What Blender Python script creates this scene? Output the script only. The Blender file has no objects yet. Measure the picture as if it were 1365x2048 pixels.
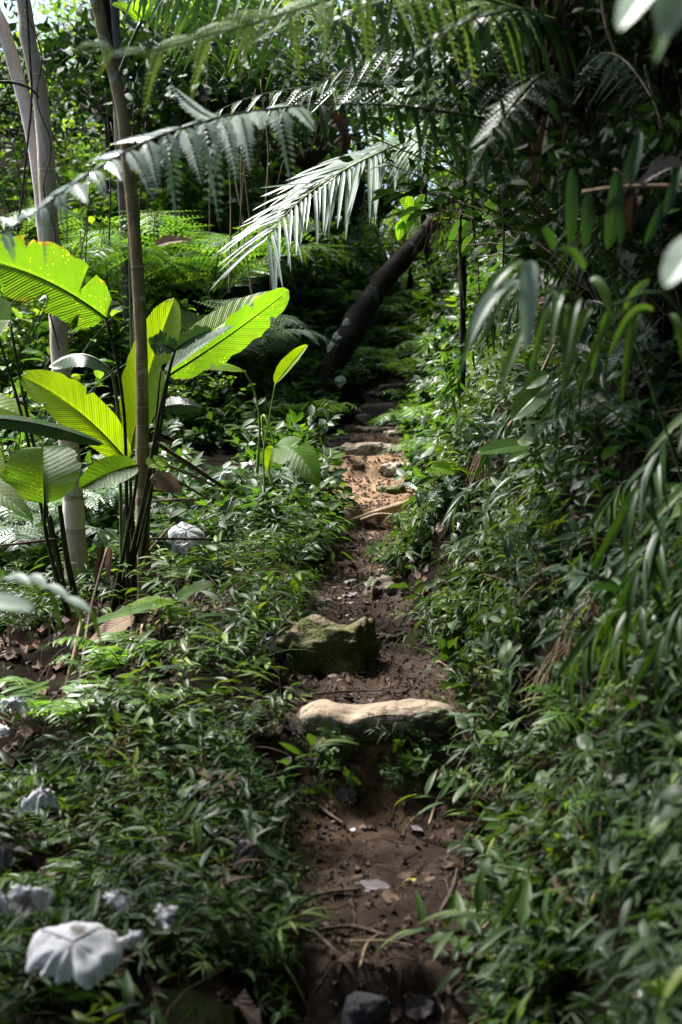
import bpy, math
import numpy as np
PI = math.pi
rng = np.random.default_rng(7)
scn = bpy.context.scene
COL = scn.collection
# ------------------------------------------------------------------ camera
F_PX = 2844.0                      # focal length in photo pixels (50 mm, 36 mm tall frame, 2048 px)
PITCH = math.radians(-2.5)
CAM = np.array([0.0, 0.0, 1.5])
FWD = np.array([0, math.cos(PITCH), math.sin(PITCH)])
UPV = np.array([0, -math.sin(PITCH), math.cos(PITCH)])
RGT = np.array([1.0, 0, 0])
def P(px, py, d):
    return CAM + d * (FWD + RGT * (px - 682.5) / F_PX + UPV * (1024 - py) / F_PX)
def PP(pts, d=None):
    return np.array([P(p[0], p[1], p[2] if len(p) > 2 else d) for p in pts])
Z = np.array([0, 0, 1.0])
def nrm(v):
    v = np.asarray(v, float)
    return v / (np.linalg.norm(v, axis=-1, keepdims=True) + 1e-12)
def sst(a, b, x):
    t = np.clip((np.asarray(x, float) - a) / (b - a), 0, 1)
    return t * t * (3 - 2 * t)
# ------------------------------------------------------------------ noise
def _h(i, j, k, s):
    n = (i * 374761393 + j * 668265263 + k * 2147483647 + s * 1274126177) & 0x7fffffff
    n = ((n ^ (n >> 13)) * 1274126177) & 0x7fffffff
    return ((n ^ (n >> 16)) & 0xffff) / 65535.0
def vnoise(p, s=0):
    p = np.asarray(p, float)
    i = np.floor(p).astype(np.int64); f = p - i; f = f * f * (3 - 2 * f)
    r = 0
    for a in (0, 1):
        for b in (0, 1):
            for c in (0, 1):
                w = (f[..., 0] if a else 1 - f[..., 0]) * (f[..., 1] if b else 1 - f[..., 1]) * (f[..., 2] if c else 1 - f[..., 2])
                r = r + w * _h(i[..., 0] + a, i[..., 1] + b, i[..., 2] + c, s)
    return r * 2 - 1
def fbm(p, o=4, s=0):
    p = np.asarray(p, float); r = 0; a = 1.0
    for k in range(o):
        r = r + a * vnoise(p * 2.03 ** k + 17.3 * k, s + k); a *= 0.5
    return r
# ------------------------------------------------------------------ mesh builder
class MB:
    """collects vertices, faces and the per-vertex attribute lc = (across, along, tint)"""
    def __init__(s):
        s.V, s.F, s.A, s.M, s.n = [], [], [], [], 0
    def add(s, v, faces, a=None, m=0):
        v = np.asarray(v, float).reshape(-1, 3)
        if a is None: a = np.zeros_like(v)
        a = np.asarray(a, float).reshape(-1, 3)
        s.V.append(v); s.A.append(a)
        fs = faces if isinstance(faces, list) else [faces]
        for f in fs:
            f = np.asarray(f, np.int64)
            if len(f): s.F.append(f + s.n); s.M.append(np.full(len(f), m))
        s.n += len(v)
    def inst(s, tpl, R, T, S, tint=None, m=0):
        """N copies of tpl = (V, F, A); R (N,3,3), T (N,3), S (N,) or (N,3)"""
        v, f, a = tpl
        R = np.asarray(R); T = np.asarray(T); N = len(T)
        if N == 0: return
        S = np.asarray(S, float)
        S = np.repeat(S[:, None], 3, 1) if S.ndim == 1 else S
        out = np.einsum('nij,nvj->nvi', R, v[None] * S[:, None, :]) + T[:, None, :]
        A = np.repeat(a[None], N, 0).copy()
        if tint is not None: A[:, :, 2] = A[:, :, 2] * 0.35 + np.asarray(tint)[:, None]
        off = (np.arange(N) * len(v))[:, None, None]
        fs = f if isinstance(f, list) else [f]
        s.add(out.reshape(-1, 3), [(q[None] + off).reshape(-1, q.shape[1]) for q in fs if len(q)], A.reshape(-1, 3), m)
    def tpl(s):
        V = np.concatenate(s.V); A = np.concatenate(s.A); by = {}
        for f in s.F: by.setdefault(f.shape[1], []).append(f)
        return V, [np.concatenate(x) for x in by.values()], A
    def mesh(s, name, mats, smooth=True):
        me = bpy.data.meshes.new(name)
        V = np.concatenate(s.V); A = np.concatenate(s.A)
        tot = np.concatenate([np.full(len(f), f.shape[1]) for f in s.F])
        loops = np.concatenate([f.ravel() for f in s.F]).astype(np.int32)
        me.vertices.add(len(V)); me.vertices.foreach_set('co', V.astype(np.float32).ravel())
        me.loops.add(len(loops)); me.loops.foreach_set('vertex_index', loops)
        me.polygons.add(len(tot))
        st = np.concatenate([[0], np.cumsum(tot)[:-1]]).astype(np.int32)
        me.polygons.foreach_set('loop_start', st)
        me.polygons.foreach_set('loop_total', tot.astype(np.int32))
        me.polygons.foreach_set('use_smooth', np.full(len(tot), smooth))
        me.polygons.foreach_set('material_index', np.concatenate(s.M).astype(np.int32))
        at = me.attributes.new('lc', 'FLOAT_VECTOR', 'POINT')
        at.data.foreach_set('vector', A.astype(np.float32).ravel())
        for m in (mats if isinstance(mats, (list, tuple)) else [mats]): me.materials.append(m)
        me.update(calc_edges=True)
        return me
    def obj(s, name, mats, parent=None, smooth=True, origin=None):
        if origin is not None: s.V = [v - np.asarray(origin) for v in s.V]
        o = bpy.data.objects.new(name, s.mesh(name, mats, smooth)); COL.objects.link(o)
        if parent is not None: o.parent = parent
        if origin is not None: o.location = tuple(float(c) for c in origin)
        return o
def tag(o, label, cat, group=None, kind=None):
    o['label'] = label; o['category'] = cat
    if group: o['group'] = group
    if kind: o['kind'] = kind
    return o
def thing(name, label, cat, loc=(0, 0, 0), group=None):
    o = bpy.data.objects.new(name, None); COL.objects.link(o); o.empty_display_size = 0.1
    o.location = tuple(float(c) for c in loc)
    return tag(o, label, cat, group)
class Part:
    """a child mesh given in world space under a thing whose Empty sits at thing.location"""
    def __new__(cls, mb, name, mats, root, smooth=True, sub_of=None):
        base = np.array(root.location) if root is not None else np.zeros(3)
        mb.V = [v - base for v in mb.V]
        return mb.obj(name, mats, sub_of if sub_of is not None else root, smooth)
def dup(root, loc, rz=0.0, sc=1.0, label=None, group=None, rx=0.0, ry=0.0):
    r = root.copy(); COL.objects.link(r)
    r.location = tuple(float(c) for c in loc); r.rotation_euler = (rx, ry, rz)
    r.scale = (sc, sc, sc) if np.isscalar(sc) else sc
    if label: r['label'] = label
    if group: r['group'] = group
    for ch in list(root.children):
        c = ch.copy(); COL.objects.link(c); c.parent = r
        for g in ch.children:
            d = g.copy(); COL.objects.link(d); d.parent = c
    return r
# ------------------------------------------------------------------ geometry helpers
def frames(d, n):
    """rotation matrices with y = d, z as close to n as possible"""
    d = nrm(d); n = np.asarray(n, float) * np.ones_like(d)
    n = n - d * (n * d).sum(-1, keepdims=True)
    bad = np.linalg.norm(n, axis=-1) < 1e-4
    n = np.where(bad[..., None], np.cross(d, [1.0, 0.1, 0.0]), n); n = nrm(n)
    x = np.cross(d, n)
    return np.stack([x, d, n], -1)
def smooth_path(pts, n):
    """Catmull-Rom through pts, n samples"""
    p = np.asarray(pts, float)
    if len(p) == 2: return p[0] + (p[1] - p[0]) * np.linspace(0, 1, n)[:, None]
    q = np.vstack([2 * p[0] - p[1], p, 2 * p[-1] - p[-2]])
    L = np.concatenate([[0], np.cumsum(np.linalg.norm(np.diff(p, axis=0), axis=1))])
    u = np.interp(np.linspace(0, L[-1], n), L, np.arange(len(p)))
    i = np.minimum(u.astype(int), len(p) - 2); t = (u - i)[:, None]
    a, b, c, d = q[i], q[i + 1], q[i + 2], q[i + 3]
    return 0.5 * (2 * b + (c - a) * t + (2 * a - 5 * b + 4 * c - d) * t ** 2 + (3 * b - 3 * c + d - a) * t ** 3)
def tube(mb, pts, r, k=8, n=None, tint=0.5, m=0, cap=True, wob=0.0, v0=0.0):
    p = smooth_path(pts, n) if n else np.asarray(pts, float)
    N = len(p); t = nrm(np.gradient(p, axis=0))
    r = np.interp(np.linspace(0, 1, N), np.linspace(0, 1, np.size(r)), np.atleast_1d(r)) if np.size(r) != N else np.asarray(r, float)
    ref = np.array([0.31, 0.87, 0.38]) if abs(t[0] @ np.array([0.31, 0.87, 0.38])) < 0.9 else np.array([1.0, 0, 0])
    x = nrm(np.cross(t, ref)); y = np.cross(t, x)
    a = np.arange(k) * 2 * PI / k
    rr = r[:, None] * np.ones(k)
    ring = p[:, None] + rr[..., None] * (x[:, None] * np.cos(a)[None, :, None] + y[:, None] * np.sin(a)[None, :, None])
    if wob: ring = p[:, None] + (ring - p[:, None]) * (1 + wob * fbm(ring * (0.5 / max(r.max(), 1e-3)), 3, 5))[..., None]
    i = np.arange(N - 1)[:, None] * k; j = np.arange(k)[None]
    f = np.stack([i + j, i + (j + 1) % k, i + k + (j + 1) % k, i + k + j], -1).reshape(-1, 4)
    L = np.concatenate([[0], np.cumsum(np.linalg.norm(np.diff(p, axis=0), axis=1))]) + v0
    A = np.stack([np.tile(np.cos(a), (N, 1)), np.tile(L[:, None], (1, k)), np.full((N, k), tint)], -1)
    fs = [f]
    if cap: fs.append(np.array([list(range((N - 1) * k, N * k)), list(range(k))[::-1]]))
    mb.add(ring.reshape(-1, 3), fs, A.reshape(-1, 3), m)
    return p
def leaf_tpl(nv=5, w=0.16, a=0.6, b=0.9, fold=0.25, droop=0.2, wave=0.0, serr=0.0, twist=0.0):
    """unit-length leaf along +y: three vertices across, pointed at the tip"""
    v = np.linspace(0, 1, nv + 1)
    vm = a / (a + b)
    pr = (v ** a) * ((1 - v) ** b) / (vm ** a * (1 - vm) ** b)
    if serr: pr[1:-1:2] *= 1 - serr
    hw = w * pr
    z = -droop * v ** 2; y = v * (1 - 0.3 * droop * v)
    c = np.stack([0 * v, y, z], 1)
    up = hw * math.sin(fold); sx = hw * math.cos(fold); tw = twist * (v - 0.3)
    wv = wave * np.sin(v * 9) * hw
    L = c + np.stack([-sx, 0 * v, up + wv - tw * hw], 1); R = c + np.stack([sx, 0 * v, up - wv + tw * hw], 1)
    V = np.concatenate([c, L[1:-1], R[1:-1]]); n = nv + 1; m = nv - 1
    A = np.concatenate([np.stack([0 * v, v, 0 * v], 1), np.stack([-np.ones(m), v[1:-1], 0 * v[1:-1]], 1), np.stack([np.ones(m), v[1:-1], 0 * v[1:-1]], 1)])
    li = lambda i: n + i - 1
    ri = lambda i: n + m + i - 1
    tri = [[0, 1, li(1)], [0, ri(1), 1], [nv - 1, nv, li(nv - 1)], [nv - 1, ri(nv - 1), nv]]
    quad = [[i, i + 1, li(i + 1), li(i)] for i in range(1, nv - 1)] + [[i, ri(i), ri(i + 1), i + 1] for i in range(1, nv - 1)]
    return V, [np.array(tri), np.array(quad).reshape(-1, 4)], A
LF = leaf_tpl(5, 0.105, 0.55, 1.0, 0.3, 0.25)             # lance leaf
LFB = leaf_tpl(6, 0.24, 0.6, 0.9, 0.25, 0.2, 0.25)       # broad leaf
LFN = leaf_tpl(6, 0.06, 0.5, 0.9, 0.3, 0.35)             # narrow leaf
LFS = leaf_tpl(3, 0.22, 0.6, 0.8, 0.2, 0.15)             # cheap leaf
LFO = leaf_tpl(7, 0.19, 0.6, 1.0, 0.3, 0.3, 0.2)         # glossy shrub leaf
# ------------------------------------------------------------------ terrain
_ZY = [-30, 0, 2.5, 3.86, 3.97, 4.5, 5.0, 5.08, 5.24, 5.36, 6.0, 6.6, 6.85, 7.5, 8.5, 9.2, 9.32, 10, 10.75, 10.95, 11.6, 11.75, 12.8, 12.95, 14.5, 14.6, 16, 20, 28, 40, 60, 120]
_ZZ = [-.9, -.35, -.16, -.09, .06, .11, .165, .19, .42, .47, .53, .60, .67, .745, .88, .985, 1.11, 1.2, 1.29, 1.42, 1.5, 1.6, 1.7, 1.84, 2.02, 2.1, 2.36, 3.1, 4.6, 6.5, 9.0, 14.0]
_CY = [-30, 3.0, 4.5, 5.3, 6.0, 6.6, 7.5, 8.5, 9.3, 10, 11, 12, 13, 16, 20, 30]
_CP = [740, 770, 780, 748, 752, 752, 690, 742, 786, 745, 745, 740, 772, 812, 825, 810]
_WY = [-30, 3.7, 4.3, 5.3, 6, 7.5, 8.5, 10, 11, 13, 14.6, 15.4, 20]
_WW = [.22, .24, .33, .33, .30, .23, .22, .31, .33, .25, .22, .1, 0.0]
_yy = np.linspace(-30, 120, 6001)
_zz = np.interp(_yy, _ZY, _ZZ)
_k = np.exp(-0.5 * (np.arange(-60, 61) * 0.025 / 0.45) ** 2); _k /= _k.sum()
_zs = np.convolve(np.pad(_zz, 60, mode='edge'), _k, 'valid')
def pcx(y): return (np.interp(y, _CY, _CP) - 682.5) / F_PX * np.maximum(np.asarray(y, float), 2.0)
def phw(y): return np.interp(y, _WY, _WW)
def H(x, y, detail=True):
    x = np.asarray(x, float); y = np.asarray(y, float)
    q0 = np.stack([x * 5.0, y * 5.0, 0 * x], -1); yj = y + (0.07 * fbm(q0, 3, 61) if detail else 0)
    d = x - pcx(y); side = np.abs(d) - phw(y)
    t = sst(-0.02, 0.16, side)
    zp = np.interp(yj, _yy, _zz); zs = np.interp(y, _yy, _zs)
    z = zp * (1 - t) + zs * t
    q = np.stack([x, y, 0 * x], -1)
    s = np.maximum(side, 0)
    left = 0.10 * sst(0, 0.2, s) - 0.17 * np.clip(s - 0.3, 0, 3.0) - 0.12 * sst(.45, .9, s) * sst(8.6, 7.4, y) * sst(4.2, 5.4, y)
    hill = 0.36 * np.clip(y - 10.3, 0, 9) * sst(0.3, 1.9, s)
    left = left + hill + 0.12 * fbm(q * 0.9, 3, 3) * sst(0.1, 0.8, s)
    sr = s * (1 + 0.22 * fbm(q * 1.1, 3, 9) * sst(0.1, 0.5, s))
    right = np.interp(sr, [0, .2, .85, 1.7, 3, 20, 80], [0, .16, 1.55, 3.5, 4.4, 9, 20])
    right = right * (0.72 + 0.28 * sst(3.2, 5.5, y))
    z = z + np.where(d < 0, left, right)
    if detail:
        z = z + 0.035 * fbm(q * 4.0, 3, 21) * sst(0.05, 0.4, s) + 0.012 * fbm(q * 9.0, 3, 31) + 0.010 * fbm(q * 22.0, 3, 41)
    return z
def hit(px, py, far=60):
    D = np.arange(2.2, far, 0.015)
    p = CAM + D[:, None] * (FWD + RGT * (px - 682.5) / F_PX + UPV * (1024 - py) / F_PX)
    below = p[:, 2] < H(p[:, 0], p[:, 1])
    i = int(np.argmax(below)) if below.any() else len(D) - 1
    return p[i]
def G(px, d, dz=0.0):
    x = (px - 682.5) / F_PX * d
    return np.array([x, d, float(H(x, d)) + dz])
def slope_n(x, y, e=0.06):
    gx = (H(x + e, y, False) - H(x - e, y, False)) / (2 * e); gy = (H(x, y + e, False) - H(x, y - e, False)) / (2 * e)
    return nrm(np.stack([-gx, -gy, np.ones_like(gx)], -1))
# ------------------------------------------------------------------ materials
class NT:
    def __init__(s, name):
        s.m = bpy.data.materials.new(name); s.m.use_nodes = True; s.t = s.m.node_tree
        s.t.nodes.clear(); s.out = s.n('ShaderNodeOutputMaterial')
    def n(s, typ, **kw):
        o = s.t.nodes.new(typ)
        for k, v in kw.items():
            if hasattr(o, k): setattr(o, k, v)
        return o
    def l(s, a, b): s.t.links.new(a, b)
    def set(s, node, **kw):
        for k, v in kw.items():
            i = node.inputs[k.replace('_', ' ')]
            if hasattr(v, 'is_output'): s.l(v, i)
            else: i.default_value = v
        return node
    def math(s, op, a, b=None, c=None, clamp=False):
        o = s.n('ShaderNodeMath', operation=op); o.use_clamp = clamp
        for i, v in enumerate((a, b, c)):
            if v is None: continue
            if hasattr(v, 'is_output'): s.l(v, o.inputs[i])
            else: o.inputs[i].default_value = v
        return o.outputs[0]
    def ramp(s, fac, stops):
        o = s.n('ShaderNodeValToRGB'); s.l(fac, o.inputs[0]); e = o.color_ramp.elements
        while len(e) < len(stops): e.new(0.5)
        for i, (p, c) in enumerate(stops):
            e[i].position = p; e[i].color = (*c, 1) if len(c) == 3 else c
        return o.outputs[0]
    def mix(s, f, a, b, mode='MIX'):
        o = s.n('ShaderNodeMix', data_type='RGBA', blend_type=mode)
        for i, v in ((0, f), (6, a), (7, b)):
            if hasattr(v, 'is_output'): s.l(v, o.inputs[i])
            else: o.inputs[i].default_value = v if i == 0 else ((*v, 1) if len(v) == 3 else v)
        return o.outputs[2]
    def noise(s, scale, detail=3, vec=None, rough=0.55, dist=0.0):
        o = s.n('ShaderNodeTexNoise'); o.inputs['Scale'].default_value = scale; o.inputs['Detail'].default_value = detail
        o.inputs['Roughness'].default_value = rough; o.inputs['Distortion'].default_value = dist
        if vec is not None: s.l(vec, o.inputs['Vector'])
        return o.outputs['Fac']
    def lc(s):
        a = s.n('ShaderNodeAttribute', attribute_name='lc'); x = s.n('ShaderNodeSeparateXYZ'); s.l(a.outputs['Vector'], x.inputs[0])
        return x.outputs
    def objco(s):
        return s.n('ShaderNodeTexCoord').outputs['Object']
    def pos(s): return s.n('ShaderNodeNewGeometry').outputs['Position']
    def bump(s, h, st=0.5, d=0.01):
        o = s.n('ShaderNodeBump'); o.inputs['Strength'].default_value = st; o.inputs['Distance'].default_value = d
        s.l(h, o.inputs['Height']); return o.outputs[0]
def leaf_mat(name, lo, mid, hi, rough=0.42, trans=0.35, tcol=None, veins=0.0, vfreq=14.0, spots=None, spec=0.5, brown=0.0, ribs=0.0, dirt=0.25, edge=0.0, bs=5.0):
    """thin leaf: gloss on top, light coming through from behind"""
    g = NT(name); u, v, t = g.lc(); oi = g.n('ShaderNodeObjectInfo')
    tt = g.math('ADD', g.math('MULTIPLY', oi.outputs['Random'], 0.25), t, None, False)
    nz = g.noise(11.0, 2, g.objco())
    tt = g.math('ADD', tt, g.math('MULTIPLY', g.math('SUBTRACT', nz, 0.5), 0.35), None, True)
    col = g.ramp(tt, [(0.0, lo), (0.5, mid), (1.0, hi)])
    au = g.math('ABSOLUTE', u)
    rib = g.math('SUBTRACT', 1.0, g.math('MULTIPLY', au, 9.0), None, True)
    col = g.mix(g.math('MULTIPLY', rib, 0.35), col, tuple(min(1, c * 1.6 + 0.02) for c in hi))
    if dirt:
        dn = g.noise(38.0, 3, g.objco()); dm = g.math('MULTIPLY', g.math('GREATER_THAN', dn, 0.64), dirt)
        col = g.mix(dm, col, tuple(c * 0.45 for c in lo))
    if brown:
        bn = g.noise(bs, 4, g.objco()); bm = g.math('MULTIPLY', g.math('SUBTRACT', bn, 0.56), 9.0, None, True)
        col = g.mix(g.math('MULTIPLY', bm, brown), col, (0.16, 0.09, 0.035))
    if edge:
        en = g.noise(7.0, 4, g.objco()); em = g.math('MULTIPLY', g.math('SUBTRACT', g.math('ADD', au, g.math('MULTIPLY', g.math('SUBTRACT', en, 0.62), 1.5)), 0.86), 9.0, None, True)
        col = g.mix(g.math('MULTIPLY', em, edge), col, g.ramp(g.noise(30, 2, g.objco()), [(0.4, (0.10, 0.055, 0.02)), (0.6, (0.30, 0.22, 0.05))]))
    if spots:
        sv = g.n('ShaderNodeCombineXYZ'); g.l(g.math('MULTIPLY', au, 5.0), sv.inputs[1]); g.l(g.math('MULTIPLY', g.math('SUBTRACT', v, g.math('MULTIPLY', au, 0.12)), 26.0), sv.inputs[0]); g.l(g.math('MULTIPLY', u, 1.0), sv.inputs[2])
        vo = g.n('ShaderNodeTexVoronoi'); vo.inputs['Scale'].default_value = 1.6; g.l(sv.outputs[0], vo.inputs['Vector'])
        sm = g.math('MULTIPLY', g.math('LESS_THAN', vo.outputs['Distance'], 0.13), g.math('GREATER_THAN', g.noise(4.0, 2, g.objco()), 0.47))
        col = g.mix(sm, col, spots)
    vh = g.math('MULTIPLY', rib, -1.0)
    if veins:
        w = g.math('SINE', g.math('MULTIPLY', g.math('SUBTRACT', v, g.math('MULTIPLY', au, 0.22)), vfreq * 6.283))
        vh = g.math('ADD', vh, g.math('MULTIPLY', w, veins))
    if ribs:
        w = g.math('SINE', g.math('MULTIPLY', g.math('SUBTRACT', v, g.math('MULTIPLY', au, 0.16)), 42 * 6.283))
        w2 = g.math('SINE', g.math('MULTIPLY', g.math('SUBTRACT', v, g.math('MULTIPLY', au, 0.16)), 13 * 6.283))
        vh = g.math('ADD', vh, g.math('MULTIPLY', g.math('ADD', w, w2), ribs))
        col = g.mix(g.math('MULTIPLY', g.math('ADD', w, 1.0), 0.045), col, tuple(c * 0.55 for c in mid))
    bp = g.bump(vh, 0.55, 0.006 if not ribs else 0.005)
    b = g.n('ShaderNodeBsdfPrincipled')
    rg = g.math('ADD', rough - 0.08, g.math('MULTIPLY', g.noise(23.0, 2, g.objco()), 0.2))
    g.set(b, Base_Color=col, Roughness=rg, Normal=bp); b.inputs['Specular IOR Level'].default_value = spec
    tb = g.n('ShaderNodeBsdfTranslucent'); g.l(g.mix(1.0, col, tcol or (2.3, 2.1, 0.75), 'MULTIPLY'), tb.inputs['Color']); g.l(bp, tb.inputs['Normal'])
    mx = g.n('ShaderNodeMixShader'); mx.inputs[0].default_value = trans
    g.l(b.outputs[0], mx.inputs[1]); g.l(tb.outputs[0], mx.inputs[2]); g.l(mx.outputs[0], g.out.inputs[0])
    return g.m
M = {}
M['herb'] = leaf_mat('herb_leaf', (0.014, 0.036, 0.008), (0.042, 0.095, 0.016), (0.16, 0.22, 0.03), 0.46, 0.28, spec=.24)
M['herb_far'] = leaf_mat('herb_leaf_far', (0.016, 0.046, 0.010), (0.05, 0.12, 0.018), (0.18, 0.27, 0.03), 0.44, 0.38, spec=.35)
M['bush'] = leaf_mat('bush_leaf', (0.014, 0.044, 0.012), (0.034, 0.095, 0.018), (0.10, 0.20, 0.028), 0.40, 0.33, spec=.4, veins=0.3)
M['dark'] = leaf_mat('dark_leaf', (0.006, 0.018, 0.006), (0.012, 0.036, 0.010), (0.03, 0.075, 0.016), 0.5, 0.15, veins=0.3, spec=.15)  # near-black green: shade and backlight of the foliage put into the colour
M['gloss'] = leaf_mat('glossy_leaf', (0.008, 0.030, 0.012), (0.018, 0.058, 0.020), (0.05, 0.12, 0.025), 0.30, 0.2, veins=0.6, vfreq=11, spec=0.4)
M['bright'] = leaf_mat('bright_leaf', (0.09, 0.21, 0.02), (0.14, 0.30, 0.025), (0.20, 0.36, 0.03), 0.40, 0.5, veins=0.4, vfreq=9)
M['wood_leaf'] = leaf_mat('woodland_leaf', (0.025, 0.07, 0.014), (0.075, 0.16, 0.022), (0.20, 0.30, 0.04), 0.38, 0.45)  # brighter yellow-green copy: sunlight on the foliage put into the colour
M['fern'] = leaf_mat('fern_leaf', (0.030, 0.085, 0.018), (0.07, 0.165, 0.028), (0.16, 0.28, 0.04), 0.40, 0.42)
M['fern_silver'] = leaf_mat('fern_silver', (0.14, 0.22, 0.16), (0.28, 0.36, 0.30), (0.50, 0.57, 0.52), 0.28, 0.25, (1.5, 1.7, 0.9), spec=.8)  # pale base: sky sheen on top-lit fronds put into the colour
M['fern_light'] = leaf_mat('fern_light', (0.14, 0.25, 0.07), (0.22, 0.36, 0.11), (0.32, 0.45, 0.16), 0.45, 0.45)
M['fern_dark'] = leaf_mat('fern_dark', (0.007, 0.024, 0.012), (0.014, 0.045, 0.018), (0.03, 0.08, 0.025), 0.36, 0.25, spec=.35)  # fern green darkened for backlit fronds, their shade put into the colour
M['palm'] = leaf_mat('palm_leaf', (0.10, 0.16, 0.11), (0.17, 0.24, 0.18), (0.27, 0.34, 0.28), 0.36, 0.25, (1.5, 1.6, 0.9), spec=.8)
M['palm_green'] = leaf_mat('palm_green', (0.03, 0.09, 0.02), (0.06, 0.15, 0.03), (0.13, 0.24, 0.04), 0.36, 0.35)
CAL = dict(ribs=0.28, brown=0.25, edge=0.8, spots=(0.75, 0.70, 0.22))
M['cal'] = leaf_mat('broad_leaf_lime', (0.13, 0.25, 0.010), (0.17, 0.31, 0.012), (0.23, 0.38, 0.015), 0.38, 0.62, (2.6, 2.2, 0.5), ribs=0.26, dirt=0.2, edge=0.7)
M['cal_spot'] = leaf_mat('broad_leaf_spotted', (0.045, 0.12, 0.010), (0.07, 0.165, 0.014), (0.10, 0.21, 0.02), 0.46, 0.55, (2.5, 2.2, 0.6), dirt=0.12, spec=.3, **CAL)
M['cal_dark'] = leaf_mat('broad_leaf_shade', (0.014, 0.04, 0.012), (0.024, 0.066, 0.018), (0.04, 0.095, 0.02), 0.32, 0.3, ribs=0.5, dirt=0.15, brown=0.5)  # darker copy of the big-leaf green, with the leaves' shade in the colour
M['cal_grey'] = leaf_mat('broad_leaf_waxy', (0.08, 0.15, 0.09), (0.12, 0.20, 0.12), (0.17, 0.26, 0.16), 0.30, 0.3, (1.6, 1.8, 0.6), ribs=0.7, dirt=0.1, brown=0.4)
M['pale'] = leaf_mat('pale_leaf', (0.20, 0.29, 0.21), (0.27, 0.36, 0.28), (0.36, 0.45, 0.37), 0.45, 0.4, (1.2, 1.3, 1.0))
M['bamboo'] = leaf_mat('bamboo_leaf', (0.010, 0.032, 0.006), (0.026, 0.070, 0.012), (0.08, 0.15, 0.02), 0.42, 0.35, spec=.3)
M['strap'] = leaf_mat('strap_leaf', (0.03, 0.085, 0.016), (0.055, 0.135, 0.026), (0.11, 0.21, 0.045), 0.38, 0.4, veins=0.0)
M['dead'] = leaf_mat('dead_leaf', (0.018, 0.011, 0.008), (0.048, 0.029, 0.020), (0.13, 0.083, 0.058), 0.7, 0.12, (1.3, 1.1, 0.8), veins=0.5, spec=0.25)
M['dead_pale'] = leaf_mat('dead_leaf_pale', (0.09, 0.058, 0.034), (0.17, 0.112, 0.07), (0.27, 0.19, 0.125), 0.7, 0.15, (1.2, 1.1, 0.9), veins=0.5, spec=0.25)
M['dead_white'] = leaf_mat('dead_leaf_white', (0.62, 0.62, 0.64), (0.76, 0.76, 0.77), (0.84, 0.84, 0.85), 0.8, 0.12, (1, 1, 1), dirt=0.6, spec=0.15, brown=0.75, bs=26.0)
M['dead_grey'] = leaf_mat('dead_leaf_grey', (0.07, 0.055, 0.056), (0.12, 0.10, 0.10), (0.20, 0.175, 0.18), 0.6, 0.12, (1, 1, 1), veins=0.4, dirt=0.4, spec=0.3)
M['yellow'] = leaf_mat('yellow_leaf', (0.30, 0.30, 0.04), (0.42, 0.38, 0.05), (0.55, 0.5, 0.1), 0.5, 0.3, (1.3, 1.2, 0.5))
def bark_mat(name, dark, mid, light, rings=False, lichen=None, rough=0.8, green=None, scale=1.0, bump=0.6):
    g = NT(name); u, v, t = g.lc(); co = g.objco()
    mp = g.n('ShaderNodeMapping'); g.l(co, mp.inputs[0]); mp.inputs['Scale'].default_value = (1, 1, 0.28)
    n1 = g.noise(9 * scale, 5, mp.outputs[0], 0.65); n2 = g.noise(42 * scale, 3, mp.outputs[0])
    col = g.ramp(g.math('ADD', g.math('MULTIPLY', n1, 0.7), g.math('MULTIPLY', n2, 0.3)), [(0.30, dark), (0.5, mid), (0.68, light)])
    h = g.math('ADD', g.math('MULTIPLY', n1, 0.5), g.math('MULTIPLY', n2, 0.6))
    if green:
        gm = g.math('MULTIPLY', g.math('SUBTRACT', g.noise(3.1, 3, co), 0.45), 5.0, None, True)
        fine = g.math('MULTIPLY', gm, g.math('GREATER_THAN', g.noise(60, 2, co), 0.42))
        col = g.mix(g.math('MULTIPLY', fine, 0.6), col, green)
    if lichen:
        lm = g.math('MULTIPLY', g.math('SUBTRACT', g.noise(6.5 * scale, 4, co, 0.6, 0.8), 0.60), 14.0, None, True)
        col = g.mix(g.math('MULTIPLY', lm, 0.75), col, lichen)
    if rings:
        wv = g.math('ADD', v, g.math('MULTIPLY', g.noise(2.2, 2, co), 0.09))
        fr = g.math('FRACT', g.math('ADD', g.math('MULTIPLY', wv, 5.2), g.math('MULTIPLY', g.math('SINE', g.math('MULTIPLY', v, 5.7)), 0.9)))
        ln = g.math('LESS_THAN', fr, 0.05); ln2 = g.math('MULTIPLY', g.math('LESS_THAN', fr, 0.10), g.math('GREATER_THAN', fr, 0.05))
        col = g.mix(g.math('MULTIPLY', ln, 0.22), col, tuple(c * 0.4 for c in dark))
        col = g.mix(g.math('MULTIPLY', ln2, 0.3), col, tuple(min(1, c * 1.5) for c in light))
        h = g.math('SUBTRACT', h, g.math('MULTIPLY', ln, 0.35))
    b = g.n('ShaderNodeBsdfPrincipled'); g.set(b, Base_Color=col, Roughness=rough, Normal=g.bump(h, bump, 0.012))
    b.inputs['Specular IOR Level'].default_value = 0.12
    g.l(b.outputs[0], g.out.inputs[0]); return g.m
M['bark_ring'] = bark_mat('bark_ringed', (0.10, 0.07, 0.034), (0.26, 0.19, 0.095), (0.44, 0.345, 0.205), True, (0.45, 0.47, 0.42), green=(0.07, 0.085, 0.03))
M['bark_pale'] = bark_mat('bark_pale', (0.48, 0.40, 0.35), (0.68, 0.60, 0.55), (0.80, 0.75, 0.71), True, None, green=(0.22, 0.26, 0.10), bump=0.4)
M['bark_tan'] = bark_mat('bark_tan', (0.26, 0.20, 0.15), (0.50, 0.41, 0.33), (0.68, 0.60, 0.51), True, None, green=(0.16, 0.2, 0.06), bump=0.45)
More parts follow.
